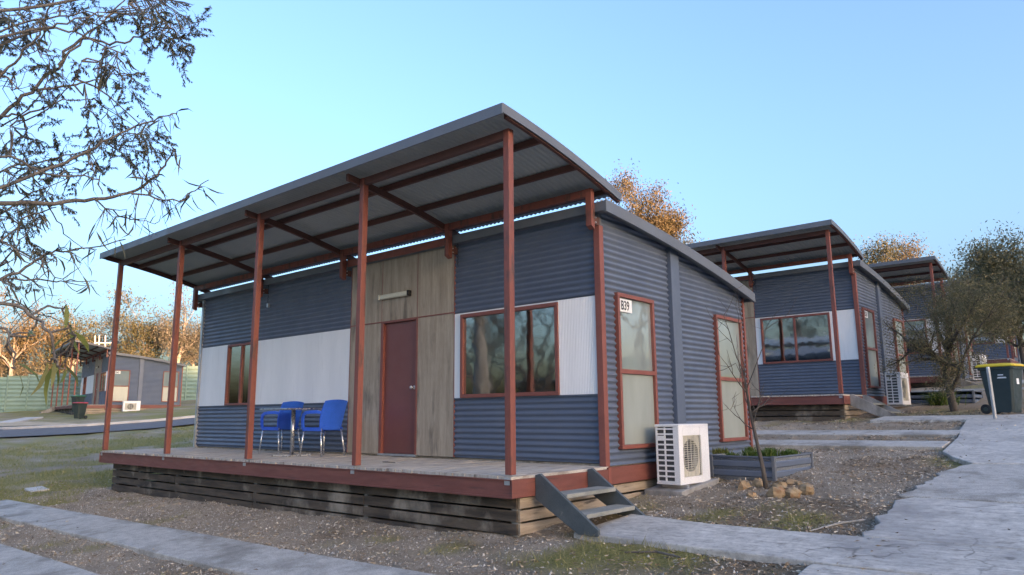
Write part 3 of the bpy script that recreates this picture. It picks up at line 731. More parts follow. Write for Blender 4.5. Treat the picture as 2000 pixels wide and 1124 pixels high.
MB().tube([(0, 0, .02), (0, 0, .714)], .032, 14).build('pedestal', 'table_metal', tb, smooth=True)
bs = MB()
for k in range(4):
    a = math.pi/4+k*math.pi/2; d = np.array([math.cos(a), math.sin(a), 0]); n_ = np.array([-d[1], d[0], 0])
    V = [d*.02+n_*.035, d*.30+n_*.03, d*.30-n_*.03, d*.02-n_*.035]
    bs.add([v+np.array([0, 0, 0.0]) for v in V]+[v+np.array([0, 0, .022]) for v in V], [(3, 2, 1, 0), (4, 5, 6, 7)]+[(i, (i+1) % 4, 4+(i+1) % 4, 4+i) for i in range(4)])
bs.build('base', 'table_metal', tb)
tag(tb, 'small metal pedestal table between the two blue chairs', 'table')
tw = MB(); tw.tube([(-2.75, .62, .012), (-2.63, .60, .018), (-2.5, .62, .01)], [.006, .008, .004], 5); tw.tube([(-2.63, .60, .018), (-2.57, .68, .012)], [.005, .003], 5)
tag(tw.build('stick', 'twig'), 'short dark stick lying on the deck boards', 'stick')

# ------------------------------------------------------------------ wheelie bins, bollard
def make_bin(label, loc, rz, lid, body):
    b_ = empty('wheelie_bin', loc, rz); mb = MB()
    def ring(z, x0, x1, hw, r_=.04):
        return [(x0+r_, -hw, z), (x1-r_, -hw, z), (x1, -hw+r_, z), (x1, hw-r_, z), (x1-r_, hw, z), (x0+r_, hw, z), (x0, hw-r_, z), (x0, -hw+r_, z)]
    rs = [ring(.03, -.20, .24, .20), ring(.12, -.215, .25, .205), ring(.90, -.30, .32, .265), ring(.905, -.33, .345, .285), ring(.955, -.335, .35, .29), ring(.96, -.32, .335, .275)]
    V = [p for r_ in rs for p in r_]; n = 8
    mb.add(V, [(i*n+k, i*n+(k+1) % n, (i+1)*n+(k+1) % n, (i+1)*n+k) for i in range(len(rs)-1) for k in range(n)]+[tuple(range(n))[::-1]])
    mb.build('body', body, b_, bevel=.008)
    mb = MB(); ls = [ring(.962, -.36, .37, .305), ring(.985, -.365, .38, .31), ring(1.02, -.33, .33, .27), ring(1.035, -.2, .2, .16)]
    V = [p for r_ in ls for p in r_]
    mb.add(V, [(i*n+k, i*n+(k+1) % n, (i+1)*n+(k+1) % n, (i+1)*n+k) for i in range(3) for k in range(n)]+[tuple(range(n))[::-1], tuple(3*n+k for k in range(n))])
    mb.build('lid', lid, b_, bevel=.006)
    MB().tube([(-.39, -.24, .96), (-.39, .24, .96)], .016, 8).build('handle', body, b_)
    for s in (-1, 1):
        wl = MB().tube([(-.25, s*.215, .10), (-.25, s*.265, .10)], .10, 18).build('wheel', 'rubber', b_)
        MB().tube([(-.25, s*.2655, .10), (-.25, s*.272, .10)], .045, 12).build('hub', 'bin_black', wl)
    return tag(b_, label, 'wheelie bin', 'wheelie bins')
yb = make_bin('dark green wheelie bin with yellow lid beside a grey marker post', (2.86, 11.55, gz(2.86, 11.55)+.04), R(-15), 'lid_yellow', 'bin_green'); yb.scale = (.95, .95, .95)
st_ = MB(); st_.box(.05, .15, -.2775, -.2755, .78, .80); st_.box(.04, .19, -.272, -.270, .735, .748); st_.box(.03, .2, -.2715, -.2695, .722, .732)
for v in range(len(st_.v)):
    x, y_, z = st_.v[v]; st_.v[v] = (x, y_+(.90-z)*.077-.004+.007, z)
st_.build('embossed_label', 'white_panel', yb)
B(.300, .3035, -.06, .05, .60, .76).build('sticker', 'white_panel', yb)
make_bin('black wheelie bin with red lid in front of the distant left cabin', (*at(155, 815, 45.5)[:2], gz(*at(155, 815, 45.5)[:2])+.02), R(-70), 'lid_red', 'bin_black').scale = (.85, .85, .85)
make_bin('wheelie bin with green lid behind the red-lidded bin', (*at(150, 812, 47.2)[:2], gz(*at(150, 812, 47.2)[:2])+.35), R(-75), 'lid_green', 'bin_black').scale = (.85, .85, .85)
pb, pt = at(1944, 818, 16.3), at(1929, 717, 16.25)
bo = MB(); bo.tube([pb, pb+(pt-pb)*.97, pt], [.032, .032, .024], 10); tag(bo.build('marker_post', 'galvanised', smooth=False), 'leaning pale grey marker post in front of the yellow-lidded bin', 'post')

# ------------------------------------------------------------------ garden bed, sapling, rocks
def make_bed(label, loc, rz, lx, ly, h):
    b_ = empty('garden_bed', loc, rz)
    prof = [(0, 0), (.0, .03), (.012, .045), (.012, .10), (0, .115), (0, .15), (.012, .165), (.012, .22), (0, .235), (0, h-.03), (.014, h-.02), (.014, h)]
    for (ax, p0, p1, fix, sg) in (('x', 0, lx, 0, -1), ('x', 0, lx, ly, 1), ('y', 0, ly, 0, -1), ('y', 0, ly, lx, 1)):
        mb = MB(); rows = []
        for o_, z in prof:
            z = z-.12 if z == 0 else z
            rows.append([((p0, fix+sg*o_, z), (p1, fix+sg*o_, z)) if ax == 'x' else ((fix+sg*o_, p0, z), (fix+sg*o_, p1, z))][0])
        mb.grid(np.array(rows)); mb.build('side_panel', 'steel_blue', b_)
        if ax == 'x': mb = B(0, lx, min(fix, fix-sg*.012), max(fix, fix-sg*.012), -.1, h-.004)
        else: mb = B(min(fix, fix-sg*.012), max(fix, fix-sg*.012), .013, ly-.013, -.1, h-.004)
        mb.build('liner', 'galvanised', b_)
    for x, y_ in ((0, 0), (lx, 0), (0, ly), (lx, ly)):
        MB().box(x-.025, x+.025, y_-.025, y_+.025, -.1, h+.004).build('corner_cap', 'fascia_blue', b_, bevel=.006)
    P = np.array([[(.02+(lx-.04)*i/8, .02+(ly-.04)*j/8, h-.07+.03*random.random()) for j in range(9)] for i in range(9)])
    MB().grid(P).build('soil', 'soil', b_)
    return tag(b_, label, 'garden bed', 'raised garden beds')
make_bed('blue steel garden bed with green herbs beside the nearest cabin', (.42, 3.66, -.24), R(-2), .86, 1.25, .30)
make_bed('blue steel garden bed beside the second cabin, a dark bush in front', (.35, 15.0, .78), 0, 1.5, 1.2, .33)
def herb(label, pos, nb, h, spread, mat, seed, name='herb', grp='herbs in the garden bed', cat='plant'):
    r_ = np.random.default_rng(seed); V = []; F = []
    for i in range(nb):
        a = r_.uniform(0, 6.28); d = np.array([math.cos(a), math.sin(a), 0]); s = r_.uniform(.2, 1)*spread; hh = h*r_.uniform(.5, 1)
        p0 = np.array([r_.normal(0, spread*.35), r_.normal(0, spread*.35), 0]); w_ = r_.uniform(.004, .010); n_ = np.array([-d[1], d[0], 0])*w_
        p1 = p0+d*s*.4+np.array([0, 0, hh*.7]); p2 = p0+d*s+np.array([0, 0, hh])
        k = len(V); V += [p0-n_*.5, p0+n_*.5, p1+n_, p1-n_, p2]; F += [(k, k+1, k+2, k+3), (k+3, k+2, k+4, k+4)]
    mb = MB(); mb.add(V, [f if f[2] != f[3] else f[:3] for f in F]); o = mb.build(name, mat); o.location = pos
    return tag(o, label, cat, grp)
HL = ['green herb tuft at the front left corner of the nearest garden bed', 'short green herb tuft at the front middle of the nearest garden bed', 'green herb tuft at the front right of the nearest garden bed', 'green herb tuft left of centre in the nearest garden bed', 'tallest green herb tuft at the centre of the nearest garden bed', 'green herb tuft at the middle right edge of the nearest garden bed', 'green herb tuft by the left wall side of the nearest garden bed', 'green herb tuft at the back middle of the nearest garden bed', 'green herb tuft at the back right corner of the nearest garden bed']
k = 0
for x, y_, h_ in ((.62, 3.85, .10), (.85, 3.95, .12), (1.05, 4.05, .14), (.75, 4.2, .13), (.95, 4.35, .15), (1.15, 4.45, .12), (.62, 4.45, .16), (.85, 4.65, .14), (1.12, 4.72, .13)):
    herb(HL[k], (x, y_, .0), 120, h_, .11, 'leaf_bright', k); k += 1
herb('olive shrub at the back left corner of the nearest garden bed', (.36, 4.1, -.08), 240, .24, .13, 'leaf_young', 40, 'shrub', None, 'shrub')
herb('dark green bush in front of the second garden bed', (1.25, 14.6, .72), 500, .42, .38, 'leaf_bright', 41, 'shrub', None, 'shrub')
# rocks round the sapling
rk = 0
rocks = [((1452, 955), .15, .11), ((1480, 950), .17, .11), ((1468, 968), .13, .06), ((1522, 951), .15, .08), ((1515, 966), .19, .10), ((1550, 965), .15, .09), ((1575, 957), .16, .09), ((1545, 944), .14, .07), ((1562, 945), .09, .05)]
def ground_hit(px, py):
    v = at(px, py, 1.0)-CAM; t = 2.0
    while t < 90:
        p = CAM+v*t
        if p[2] < gz(p[0], p[1]): return p
        t += .02
    return p
words = ['leftmost ochre rock of the ring round the bare sapling', 'yellowish rock just left of the sapling trunk', 'low reddish rock at the front left of the sapling ring', 'flat rusty rock right behind the sapling trunk', 'broad rusty rock at the front of the sapling ring', 'split orange rock at the front right of the sapling ring', 'rightmost pale ochre rock of the sapling ring', 'grey-ochre rock at the back of the sapling ring', 'small pale rock at the back of the sapling ring, by the bed']
for ((px, py), wdt, ht), lab in zip(rocks, words):
    r_ = random.Random(rk*7+1); p = ground_hit(px, py+4); bm_v = []
    me = MB(); n, m_ = 7, 5; V = []; F = []
    for i in range(m_+1):
        ph = math.pi*i/m_
        for j in range(n):
            t = 2*math.pi*j/n; q = 1+r_.uniform(-.22, .18)
            V.append((wdt*.62*q*math.sin(ph)*math.cos(t), wdt*.5*q*math.sin(ph)*math.sin(t), ht*.8*q*math.cos(ph)))
    F = [(i*n+j, (i+1)*n+j, (i+1)*n+(j+1) % n, i*n+(j+1) % n) for i in range(m_) for j in range(n)]
    me.add(V, F); o = me.build('rock', 'sandstone', bevel=.008); o.location = (p[0], p[1], p[2]+ht*.3); o.rotation_euler = (r_.uniform(-.3, .3), r_.uniform(-.3, .3), r_.uniform(0, 6))
    tag(o, lab, 'rock', 'rocks round the sapling'); rk += 1

# ------------------------------------------------------------------ trees
def leaf_arrays(P, Dv, L, Wd, r_):
    """rhombic leaves at P along Dv"""
    n = len(P); side = np.cross(Dv, r_.normal(size=(n, 3))); side /= np.linalg.norm(side, axis=1, keepdims=True)+1e-9
    L = L*r_.uniform(.65, 1.25, (n, 1)); Wd = Wd*r_.uniform(.7, 1.2, (n, 1))
    bend = np.cross(side, Dv)*L*r_.uniform(-.18, .18, (n, 1))
    a = P; b_ = P+Dv*L*.45+side*Wd/2+bend; c_ = P+Dv*L; d = P+Dv*L*.45-side*Wd/2+bend
    return np.stack([a, b_, c_, d], 1).reshape(-1, 3)
def leaf6(P, Dv, L, Wd, r_):
    """narrow sickle leaves: two quads each"""
    n = len(P); side = np.cross(Dv, r_.normal(size=(n, 3))); side /= np.linalg.norm(side, axis=1, keepdims=True)+1e-9
    L = L*r_.uniform(.6, 1.3, (n, 1)); Wd = Wd*r_.uniform(.7, 1.2, (n, 1)); nr = np.cross(side, Dv); cv = side*L*r_.uniform(-.22, .22, (n, 1)); fl = nr*L*r_.uniform(-.15, .15, (n, 1))
    a = P; m1 = P+Dv*L*.3+cv*.7+fl*.6; m2 = P+Dv*L*.68+cv*.8+fl; t = P+Dv*L; e = side*Wd*.04
    V = np.stack([a-e, a+e, m1+side*Wd*.45, m1-side*Wd*.45, m2+side*Wd*.36, m2-side*Wd*.36, t+e, t-e], 1).reshape(-1, 3)
    o = np.arange(n)[:, None, None]*8
    return V, (np.array([[0, 1, 2, 3], [3, 2, 4, 5], [5, 4, 6, 7]])[None]+o).reshape(-1, 4)
def quads(n, off=0): return np.arange(4*n).reshape(-1, 4)+off
class Tree:
    def __init__(s, seed): s.r = np.random.default_rng(seed); s.br = []; s.tips = []
    def grow(s, p, d, L, rad, lev, maxlev, spread=.6, up=.12, kids=(3, 5), curl=.18, shrink=.66):
        r_ = s.r; n = 5 if lev < 2 else 3; pts = [p]; q = p.copy(); dd = d.copy()
        for i in range(n):
            dd = dd+r_.normal(0, curl, 3)+np.array([0, 0, up]); dd /= np.linalg.norm(dd); q = q+dd*L/n; pts.append(q.copy())
        rr_ = [rad*(1-.55*i/n) for i in range(n+1)]
        s.br.append((pts, rr_, lev))
        if lev >= maxlev:
            s.tips.append((pts[0], pts[-1], dd.copy())); return
        for k in range(r_.integers(kids[0], kids[1]+1)):
            t = r_.uniform(.35, 1.0); i = min(int(t*n), n-1); f = t*n-i; b0 = pts[i]*(1-f)+pts[i+1]*f
            nd = dd*.75+r_.normal(0, spread, 3); nd /= np.linalg.norm(nd)
            s.grow(b0, nd, L*shrink*r_.uniform(.75, 1.2), rr_[i]*.55, lev+1, maxlev, spread, up, kids, curl, shrink)
        s.grow(q, dd, L*shrink, rr_[-1], lev+1, maxlev, spread, up, kids, curl, shrink)
    def build(s, name, label, cat, group, base, bark, leafmat, nleaf, L, Wd, clump, hang=.5, fac=None):
        root = empty(name, tuple(base)); base = np.array(base, float)
        mb = MB(); tw_ = MB()
        for pts, rr_, lev in s.br:
            loc = [p-base for p in pts]
            if lev <= 1: mb.tube(loc, rr_, 8 if lev == 0 else 6, cap=False)
            else: tw_.tube(loc, [max(x, .004) for x in rr_], 4, cap=False)
        mb.build('trunk', bark, root, smooth=True)
        if tw_.v: tw_.build('limbs', bark, root, smooth=True)
        r_ = s.r; nt_ = len(s.tips); per = max(1, nleaf//max(nt_, 1))
        A = np.array([t[0] for t in s.tips]); Bq = np.array([t[1] for t in s.tips])
        u = r_.uniform(0.1, 1.05, (nt_, per, 1)); P = A[:, None]*(1-u)+Bq[:, None]*u+r_.normal(0, clump, (nt_, per, 3)); P = P.reshape(-1, 3)
        Dv = r_.normal(0, 1, P.shape); Dv[:, 2] -= hang*1.6; Dv /= np.linalg.norm(Dv, axis=1, keepdims=True)
        fastmesh('crown', leaf_arrays(P, Dv, L, Wd, r_)-base, quads(len(P)), leafmat, root)
        return tag(root, label, cat, group)
def gum(label, px, py_top, dist, width_px, leaf, seed, nleaf=5000, base_py=None, trunk_frac=.35, bark='bark_pale', group='trees behind the cabins', kids=(3, 4), maxlev=4, L=.2, clump=.3, ground=True, name='gum_tree', lean=(0, 0)):
    """tree whose top is seen at (px,py_top) and stands at a distance"""
    top = at(px, py_top, dist); bx, by = top[0], top[1]; bz = gz(bx, by)-.1; H = top[2]-bz
    wid = width_px/FPX*dist; t = Tree(seed)
    base = np.array([bx, by, bz]); tl = H*trunk_frac; rad = max(.09, H*.018)
    r_ = t.r
    d0 = np.array([r_.normal(0, .07)+lean[0], r_.normal(0, .07)+lean[1], 1]); d0 /= np.linalg.norm(d0)
    pts = [base]; q = base.copy()
    for i in range(5): q = q+(d0+r_.normal(0, .05, 3))*tl/5; pts.append(q.copy())
    t.br.append((pts, [rad*(1.25-.1*i) for i in range(6)], 0))
    nl = 6
    for k in range(nl):
        a = 2*math.pi*(k+r_.uniform(-.3, .3))/nl; el = r_.uniform(.45, 1.25) if k else 1.5
        d = np.array([math.cos(a)*math.cos(el), math.sin(a)*math.cos(el), math.sin(el)])
        b0 = pts[-1] if k < 3 else pts[3]*.4+pts[5]*.6
        # scale limb so the crown fills width and height
        Lr = 1/math.sqrt((math.cos(el)/(wid*.5))**2+(math.sin(el)/(H-tl))**2)
        t.grow(b0, d, Lr*.46, rad*.5, 1, maxlev, .55, .05, kids, .16, .60)
    # rescale the crown exactly to the seen top
    zmax = max(tp[1][2] for tp in t.tips); s = (H-.2)/(zmax-bz)
    f = lambda p: base+(p-base)*np.array([1, 1, s])
    t.br = [([f(p) for p in pts_], rr_, lv) for pts_, rr_, lv in t.br]; t.tips = [(f(a), f(b_), d) for a, b_, d in t.tips]
    return t.build(name, label, 'tree', group, base, bark, leaf, nleaf, L, L*.32, clump)
gum('tall gum tree with sunlit orange foliage behind the nearest cabin roof', 1242, 308, 34, 135, 'leaf_sun_tint', 11, 24000, L=.14, clump=.26, trunk_frac=.62)
gum('small dull green tree just showing over the nearest cabin roof beside the second canopy', 1322, 440, 40, 100, 'leaf_gum', 12, 7000, L=.16, trunk_frac=.6)
gum('dark gum tree rising between the second and third canopies', 1700, 470, 62, 110, 'leaf_gum', 13, 12000, L=.22, clump=.4, trunk_frac=.55)
gum('orange sunlit gum tree rising behind the third canopy', 1765, 468, 66, 100, 'leaf_sun_tint', 14, 12000, L=.22, clump=.4, trunk_frac=.55)
gum('thin grey-green tree at the left of the large right-hand tree', 1812, 482, 60, 80, 'leaf_grey', 15, 2600, L=.24)
gum('large dense tree at the right edge behind the yellow-lidded bin', 1968, 425, 25, 250, 'leaf_olive', 16, 48000, trunk_frac=.3, bark='bark_dark', kids=(3, 4), L=.10, clump=.2)
gum('orange-tipped gum tree at the far left edge beyond the road', 40, 565, 74, 130, 'leaf_sun_tint', 17, 5000, L=.28, clump=.36)
gum('dark bushy gum tree behind the distant cabin canopy', 158, 588, 76, 110, 'leaf_gum', 18, 7000, L=.26, clump=.38)
gum('sparse gum tree right above the distant cabin roof', 222, 606, 80, 90, 'leaf_grey', 19, 6000, L=.28, clump=.42)
gum('green gum tree seen between the two leftmost veranda posts', 292, 568, 74, 120, 'leaf_gum', 20, 7500, L=.26, clump=.36)
gum('tall gum tree with sunlit crown beside the second veranda post', 352, 536, 72, 110, 'leaf_grey', 21, 6500, L=.24, clump=.34)
gum('pale-trunked gum tree left of the near cabin wall', 392, 585, 78, 90, 'leaf_grey', 22, 7000, L=.26, clump=.38)
gum('grey bare-looking tree above the green fence at far left', 90, 625, 78, 120, 'leaf_grey', 23, 4500, L=.22, clump=.42)
gum('low grey scrub tree at the far left edge above the fence', 10, 640, 76, 120, 'leaf_grey', 24, 6000, L=.22, clump=.42)
RL = ['gum tree nearest the front windows, across the wheel strips, seen as a reflection', 'second gum tree across the wheel strips, seen as a reflection in the front window', 'third and farthest gum tree across the wheel strips, seen as a reflection', 'gum tree right of the lane nearest the gable windows, seen as a reflection', 'gum tree farther right of the lane, seen reflected in gable glass', 'gum tree at the lane edge up the slope, seen reflected in gable glass', 'farthest gum tree up the lane, seen as a reflection in the gable windows']
# trees across the lane: they stand behind the camera and show in the windows
for i, (x, y_, h_) in enumerate(((-10.5, -10.0, 9), (-17, -14.5, 11), (-26, -19, 12), (11.6, 24.5, 9), (15.5, 29, 10), (8.2, 28, 9), (11.5, 35, 10))):
    t = Tree(60+i); base = np.array([x, y_, gz(x, y_)-.1]); top = base+np.array([.3, .2, h_*.3])
    t.br.append(([base, (base+top)/2+.08, top], [.2, .17, .14], 0))
    for k_ in range(5):
        a = 2*math.pi*k_/5+i; d = np.array([math.cos(a)*.7, math.sin(a)*.7, .8]); t.grow(top, d/np.linalg.norm(d), h_*.33, .09, 1, 3, .55, .05, (3, 4), .16, .62)
    t.build('gum_tree', RL[i], 'tree', 'trees across the lane', base, 'bark_dark', 'leaf_gum', 1800 if i < 3 else 4500, .16, .05, .3)

# small olive tree by the bin
def pxtree(name, label, base, limbs, bark, leaf, tiplen, nleaf, L, Wd, clump, seed, maxlev=2, group=None, hang=.4, kids=(3, 4)):
    t = Tree(seed)
    for pts, r0, r1 in limbs:
        pts = [np.array(p, float) for p in pts]; n = len(pts)
        t.br.append((pts, list(np.linspace(r0, r1, n)), 0))
        for i in range(1, n):
            m_ = 2 if i < n-1 else 3
            for k_ in range(m_):
                d = (pts[i]-pts[i-1]); d = d/np.linalg.norm(d)*.6+t.r.normal(0, .5, 3)+np.array([0, 0, .15]); d /= np.linalg.norm(d)
                if r0 < .09 or i >= n-2: t.grow(pts[i], d, tiplen*t.r.uniform(.7, 1.2), max(r1*.7, .006), 2, 1+maxlev, .6, .04, kids, .2, .62)
    return t.build(name, label, 'tree', group, base, bark, leaf, nleaf, L, Wd, clump, hang)
b0 = ground_hit(1864, 803); dq = np.linalg.norm(b0-CAM)
def q(px, py, dd=0): return at(px, py, dq+dd)
pxtree('olive_tree', 'small crooked olive-grey tree with a cut limb, in front of the third cabin', b0,
       [([b0, q(1856, 770), q(1848, 735), q(1852, 705)], .082, .066),
        ([q(1852, 705), q(1850, 670, .3), q(1858, 630, .4), q(1868, 590, .5)], .07, .02),
        ([q(1852, 712), q(1832, 700, -.2), q(1810, 686, -.3), q(1789, 680, -.4)], .06, .05),
        ([q(1858, 765), q(1872, 735, -.2), q(1882, 700, -.3), q(1900, 660, -.3), q(1920, 630, -.4)], .045, .015),
        ([q(1850, 690), q(1835, 650, .4), q(1820, 620, .6), q(1812, 600, .8)], .045, .012),
        ([q(1852, 680), q(1870, 650, -.5), q(1890, 620, -.8), q(1905, 590, -1)], .045, .012),
        ([q(1900, 660, -.3), q(1925, 655, .2), q(1948, 640, .4)], .02, .01)],
       'bark_dark', 'leaf_olive', .56, 30000, .055, .014, .13, 31, 2)

# bare sapling
b0 = ground_hit(1497, 958); dq = np.linalg.norm(b0-CAM)
sp = empty('sapling', tuple(b0)); mbs = MB(); mbt = MB(); r_ = np.random.default_rng(5)
main = [b0, q(1490, 915), q(1482, 880), q(1473, 840), q(1464, 800), q(1458, 760), q(1452, 725)]
mbs.tube([p-b0 for p in main], [.034, .027, .024, .021, .018, .015, .011], 8)
mbs.build('trunk', 'bark_dark', sp, smooth=True)
def twigs(p, d, L, rad, lev):
    pts = [p]; qq = p.copy()
    for i in range(4): d = d+r_.normal(0, .17, 3)+np.array([0, 0, .07]); d /= np.linalg.norm(d); qq = qq+d*L/4; pts.append(qq.copy())
    mbt.tube([x-b0 for x in pts], [rad, rad*.85, rad*.7, rad*.55, rad*.35], 5, cap=False)
    if lev < 2:
        for k_ in range(3 if lev == 0 else 2):
            i = r_.integers(1, 5); nd = d+r_.normal(0, .55, 3); twigs(pts[i], nd/np.linalg.norm(nd), L*.55, rad*.55, lev+1)
for pa, pb_, L_ in (((1452, 725), (1425, 640), .75), ((1458, 760), (1478, 665), .8), ((1464, 800), (1425, 740), .6), ((1470, 830), (1510, 770), .55), ((1473, 840), (1395, 795), .5), ((1455, 740), (1440, 640), .7), ((1460, 770), (1415, 690), .6), ((1466, 808), (1505, 780), .45)):
    p = q(*pa); d = q(*pb_, r_.uniform(-.2, .2))-p; twigs(p, d/np.linalg.norm(d), L_, .008, 0)
mbt.build('branches', 'bark_dark', sp, smooth=True)
tag(sp, 'slender bare sapling rising from the ring of ochre rocks', 'tree')

# foreground trees on the left: trunks stand just outside the frame
def fg_tree(label, dist, trunk_px, limbs, clusters, leafL, leafW, leafmat, seed, per, twigL, bark, hang, dens_twig=1.0, name='gum_tree', jitter=.6, trunk_r=.16, direct=None):
    r_ = np.random.default_rng(seed); tp = at(trunk_px, 562, dist+.3); base = np.array([tp[0], tp[1], gz(tp[0], tp[1])-.1])
    root = empty(name, tuple(base)); mt = MB(); ml = MB(); LP = []; LD = []
    topz = max(at(*pts[0], dist)[2] for pts, _, _ in limbs)+1.0
    tr = [base, base+np.array([.03, .02, (topz-base[2])*.35]), base+np.array([-.05, .05, (topz-base[2])*.7]), base+np.array([.05, 0, topz-base[2]])]
    mt.tube([p-base for p in tr], [trunk_r, trunk_r*.85, trunk_r*.7, trunk_r*.4], 10)
    nodes = []
    for pts, r0, r1 in limbs:
        dz = r_.uniform(-jitter, jitter); P = []
        for i, (px, py) in enumerate(pts): P.append(at(px, py, dist+dz*(i+1)/len(pts)+r_.uniform(-.04, .04)*dist/5))
        # join the limb to the trunk when it starts outside the frame
        if pts[0][0] < 0:
            j = base.copy(); j[2] = P[0][2]-.25*abs(dist)/5; P = [j]+P
        sm = []
        for i in range(len(P)-1):
            a, b_ = P[i], P[i+1]; pm = P[max(i-1, 0)]; pn = P[min(i+2, len(P)-1)]
            for k_ in range(4):
                t = k_/4; sm.append(.5*((2*a)+(-pm+b_)*t+(2*pm-5*a+4*b_-pn)*t*t+(-pm+3*a-3*b_+pn)*t**3)+r_.normal(0, .006*dist/5, 3))
        sm.append(P[-1]); ml.tube([p-base for p in sm], list(np.linspace(r0, r1, len(sm))), 7, cap=False); nodes += [(p, sm[min(i+1, len(sm)-1)]-sm[max(i-1, 0)]) for i, p in enumerate(sm)]
    NP = np.array([n_[0] for n_ in nodes])
    def twig(p, d, L, rad, lev, nl):
        pts = [p]; qq = p.copy(); d = d/np.linalg.norm(d)
        for i in range(4):
            d = d+r_.normal(0, .14, 3)+np.array([0, 0, -.03]); d /= np.linalg.norm(d); qq = qq+d*L/4; pts.append(qq.copy())
        ml.tube([x-base for x in pts], [rad, rad*.8, rad*.62, rad*.45, rad*.3], 4, cap=False)
        if lev > 0:
            for k_ in range(3):
                i = r_.integers(1, 5); nd = d*.8+r_.normal(0, .5, 3); twig(pts[i], nd, L*.6, rad*.55, lev-1, nl)
        m_ = nl
        for k_ in range(m_):
            u = r_.uniform(.2, 1.0)*4; i = min(int(u), 3); f = u-i; LP.append(pts[i]*(1-f)+pts[i+1]*f)
            v = d*.5+r_.normal(0, .5, 3)+np.array([0, 0, -hang]); LD.append(v/np.linalg.norm(v))
    for px, py, rp_, n_ in clusters:
        dc = r_.uniform(-jitter, jitter); cc = at(px, py, dist+dc)
        i = np.argmin(((NP-cc)**2).sum(1)); p0 = NP[i]; dv = cc-p0; pth = [p0]
        for k_ in range(1, 6): pth.append(p0+dv*k_/5+r_.normal(0, .07*np.linalg.norm(dv)+.01, 3)+np.array([0, 0, .12*np.linalg.norm(dv)*math.sin(math.pi*k_/5)]))
        ml.tube([p-base for p in pth], list(np.linspace(.006*dist/5, .0025*dist/5, 6)), 5, cap=False)
        for k_ in range(n_):
            c_ = at(px+r_.normal(0, rp_*.5), py+r_.normal(0, rp_*.5), dist+dc+r_.normal(0, rp_*.5)*dist/FPX)
            p0 = pth[r_.integers(2, 6)]; dv = c_-p0; Ld = np.linalg.norm(dv)
            mid = p0+dv*.5+r_.normal(0, .09*Ld+.01, 3)
            ml.tube([p0-base, mid-base, c_-base], [.0024*dist/5+.001, .0018*dist/5+.001, .0012*dist/5+.001], 4, cap=False)
            twig(c_, dv/max(Ld, 1e-3)+r_.normal(0, .4, 3), twigL*r_.uniform(.7, 1.3), .0013*dist/5+.001, 1, per)
    if direct:
        for (px, py, n_) in direct:
            for k_ in range(n_):
                c_ = at(px+r_.normal(0, 7), py+r_.normal(0, 7), dist+r_.uniform(-.1, .1)); i = np.argmin(((NP-c_)**2).sum(1)); p0 = NP[i]
                ml.tube([p0-base, (p0+c_)/2-base+r_.normal(0, .006, 3), c_-base], [.003, .0024, .0015], 4, cap=False)
                v = (c_-p0)/(np.linalg.norm(c_-p0)+1e-3)*.5+r_.normal(0, .45, 3)+np.array([0, 0, -hang]); LP.append(c_); LD.append(v/np.linalg.norm(v))
    mt.build('trunk', bark, root, smooth=True); ml.build('branches', 'twig', root, smooth=True)
    LV, LF = leaf6(np.array(LP), np.array(LD), leafL, leafW, r_)
    fastmesh('crown', LV-base, LF, leafmat, root)
    return tag(root, label, 'tree', 'gum trees reaching in from the left edge')
fg_tree('fine-leaved gum tree filling the upper left corner, set back from the hanging branch', 12.5, -330,
        [([(-120, 330), (0, 228), (60, 178), (115, 130), (150, 90), (205, 38), (250, -8)], .036, .009),
         ([(-120, 420), (0, 335), (60, 322), (115, 306), (165, 296), (205, 280)], .020, .006),
         ([(-120, 260), (0, 150), (50, 100), (90, 40), (110, -20)], .024, .008),
         ([(-120, 120), (0, 60), (90, 35), (170, 27), (205, 35)], .020, .006),
         ([(115, 130), (160, 75), (215, 85), (262, 72), (300, 60), (330, 55)], .022, .008),
         ([(60, 178), (120, 170), (170, 160), (215, 150)], .02, .008),
         ([(-120, 500), (0, 420), (60, 380), (130, 350)], .020, .006),
         ([(-120, 640), (0, 520), (40, 470), (70, 440)], .020, .006),
         ([(0, 228), (60, 225), (120, 200), (180, 195)], .018, .006),
         ([(0, 250), (70, 200), (95, 120), (98, 60)], .012, .005), ([(20, 245), (90, 215), (140, 165), (160, 120)], .012, .005)],
        [(325, 55, 34, 13), (350, 85, 26, 10), (300, 30, 34, 9), (240, 150, 30, 9), (215, 130, 26, 5), (190, 30, 36, 9), (250, 20, 30, 7), (120, 25, 40, 8), (40, 30, 40, 12), (20, 90, 40, 12), (80, 110, 40, 6),
         (30, 180, 45, 11), (110, 160, 40, 6), (215, 240, 32, 9), (270, 275, 34, 11), (290, 255, 24, 6), (180, 225, 30, 5), (50, 270, 50, 12), (120, 320, 45, 11), (190, 315, 36, 9), (30, 350, 45, 14), (90, 370, 36, 7), (20, 430, 40, 12), (70, 430, 30, 5), (20, 510, 34, 10), (235, 300, 24, 5)],
        .052, .0125, 'leaf_near', 51, 34, .30, 'bark_pale', .75, jitter=1.1, trunk_r=.24)
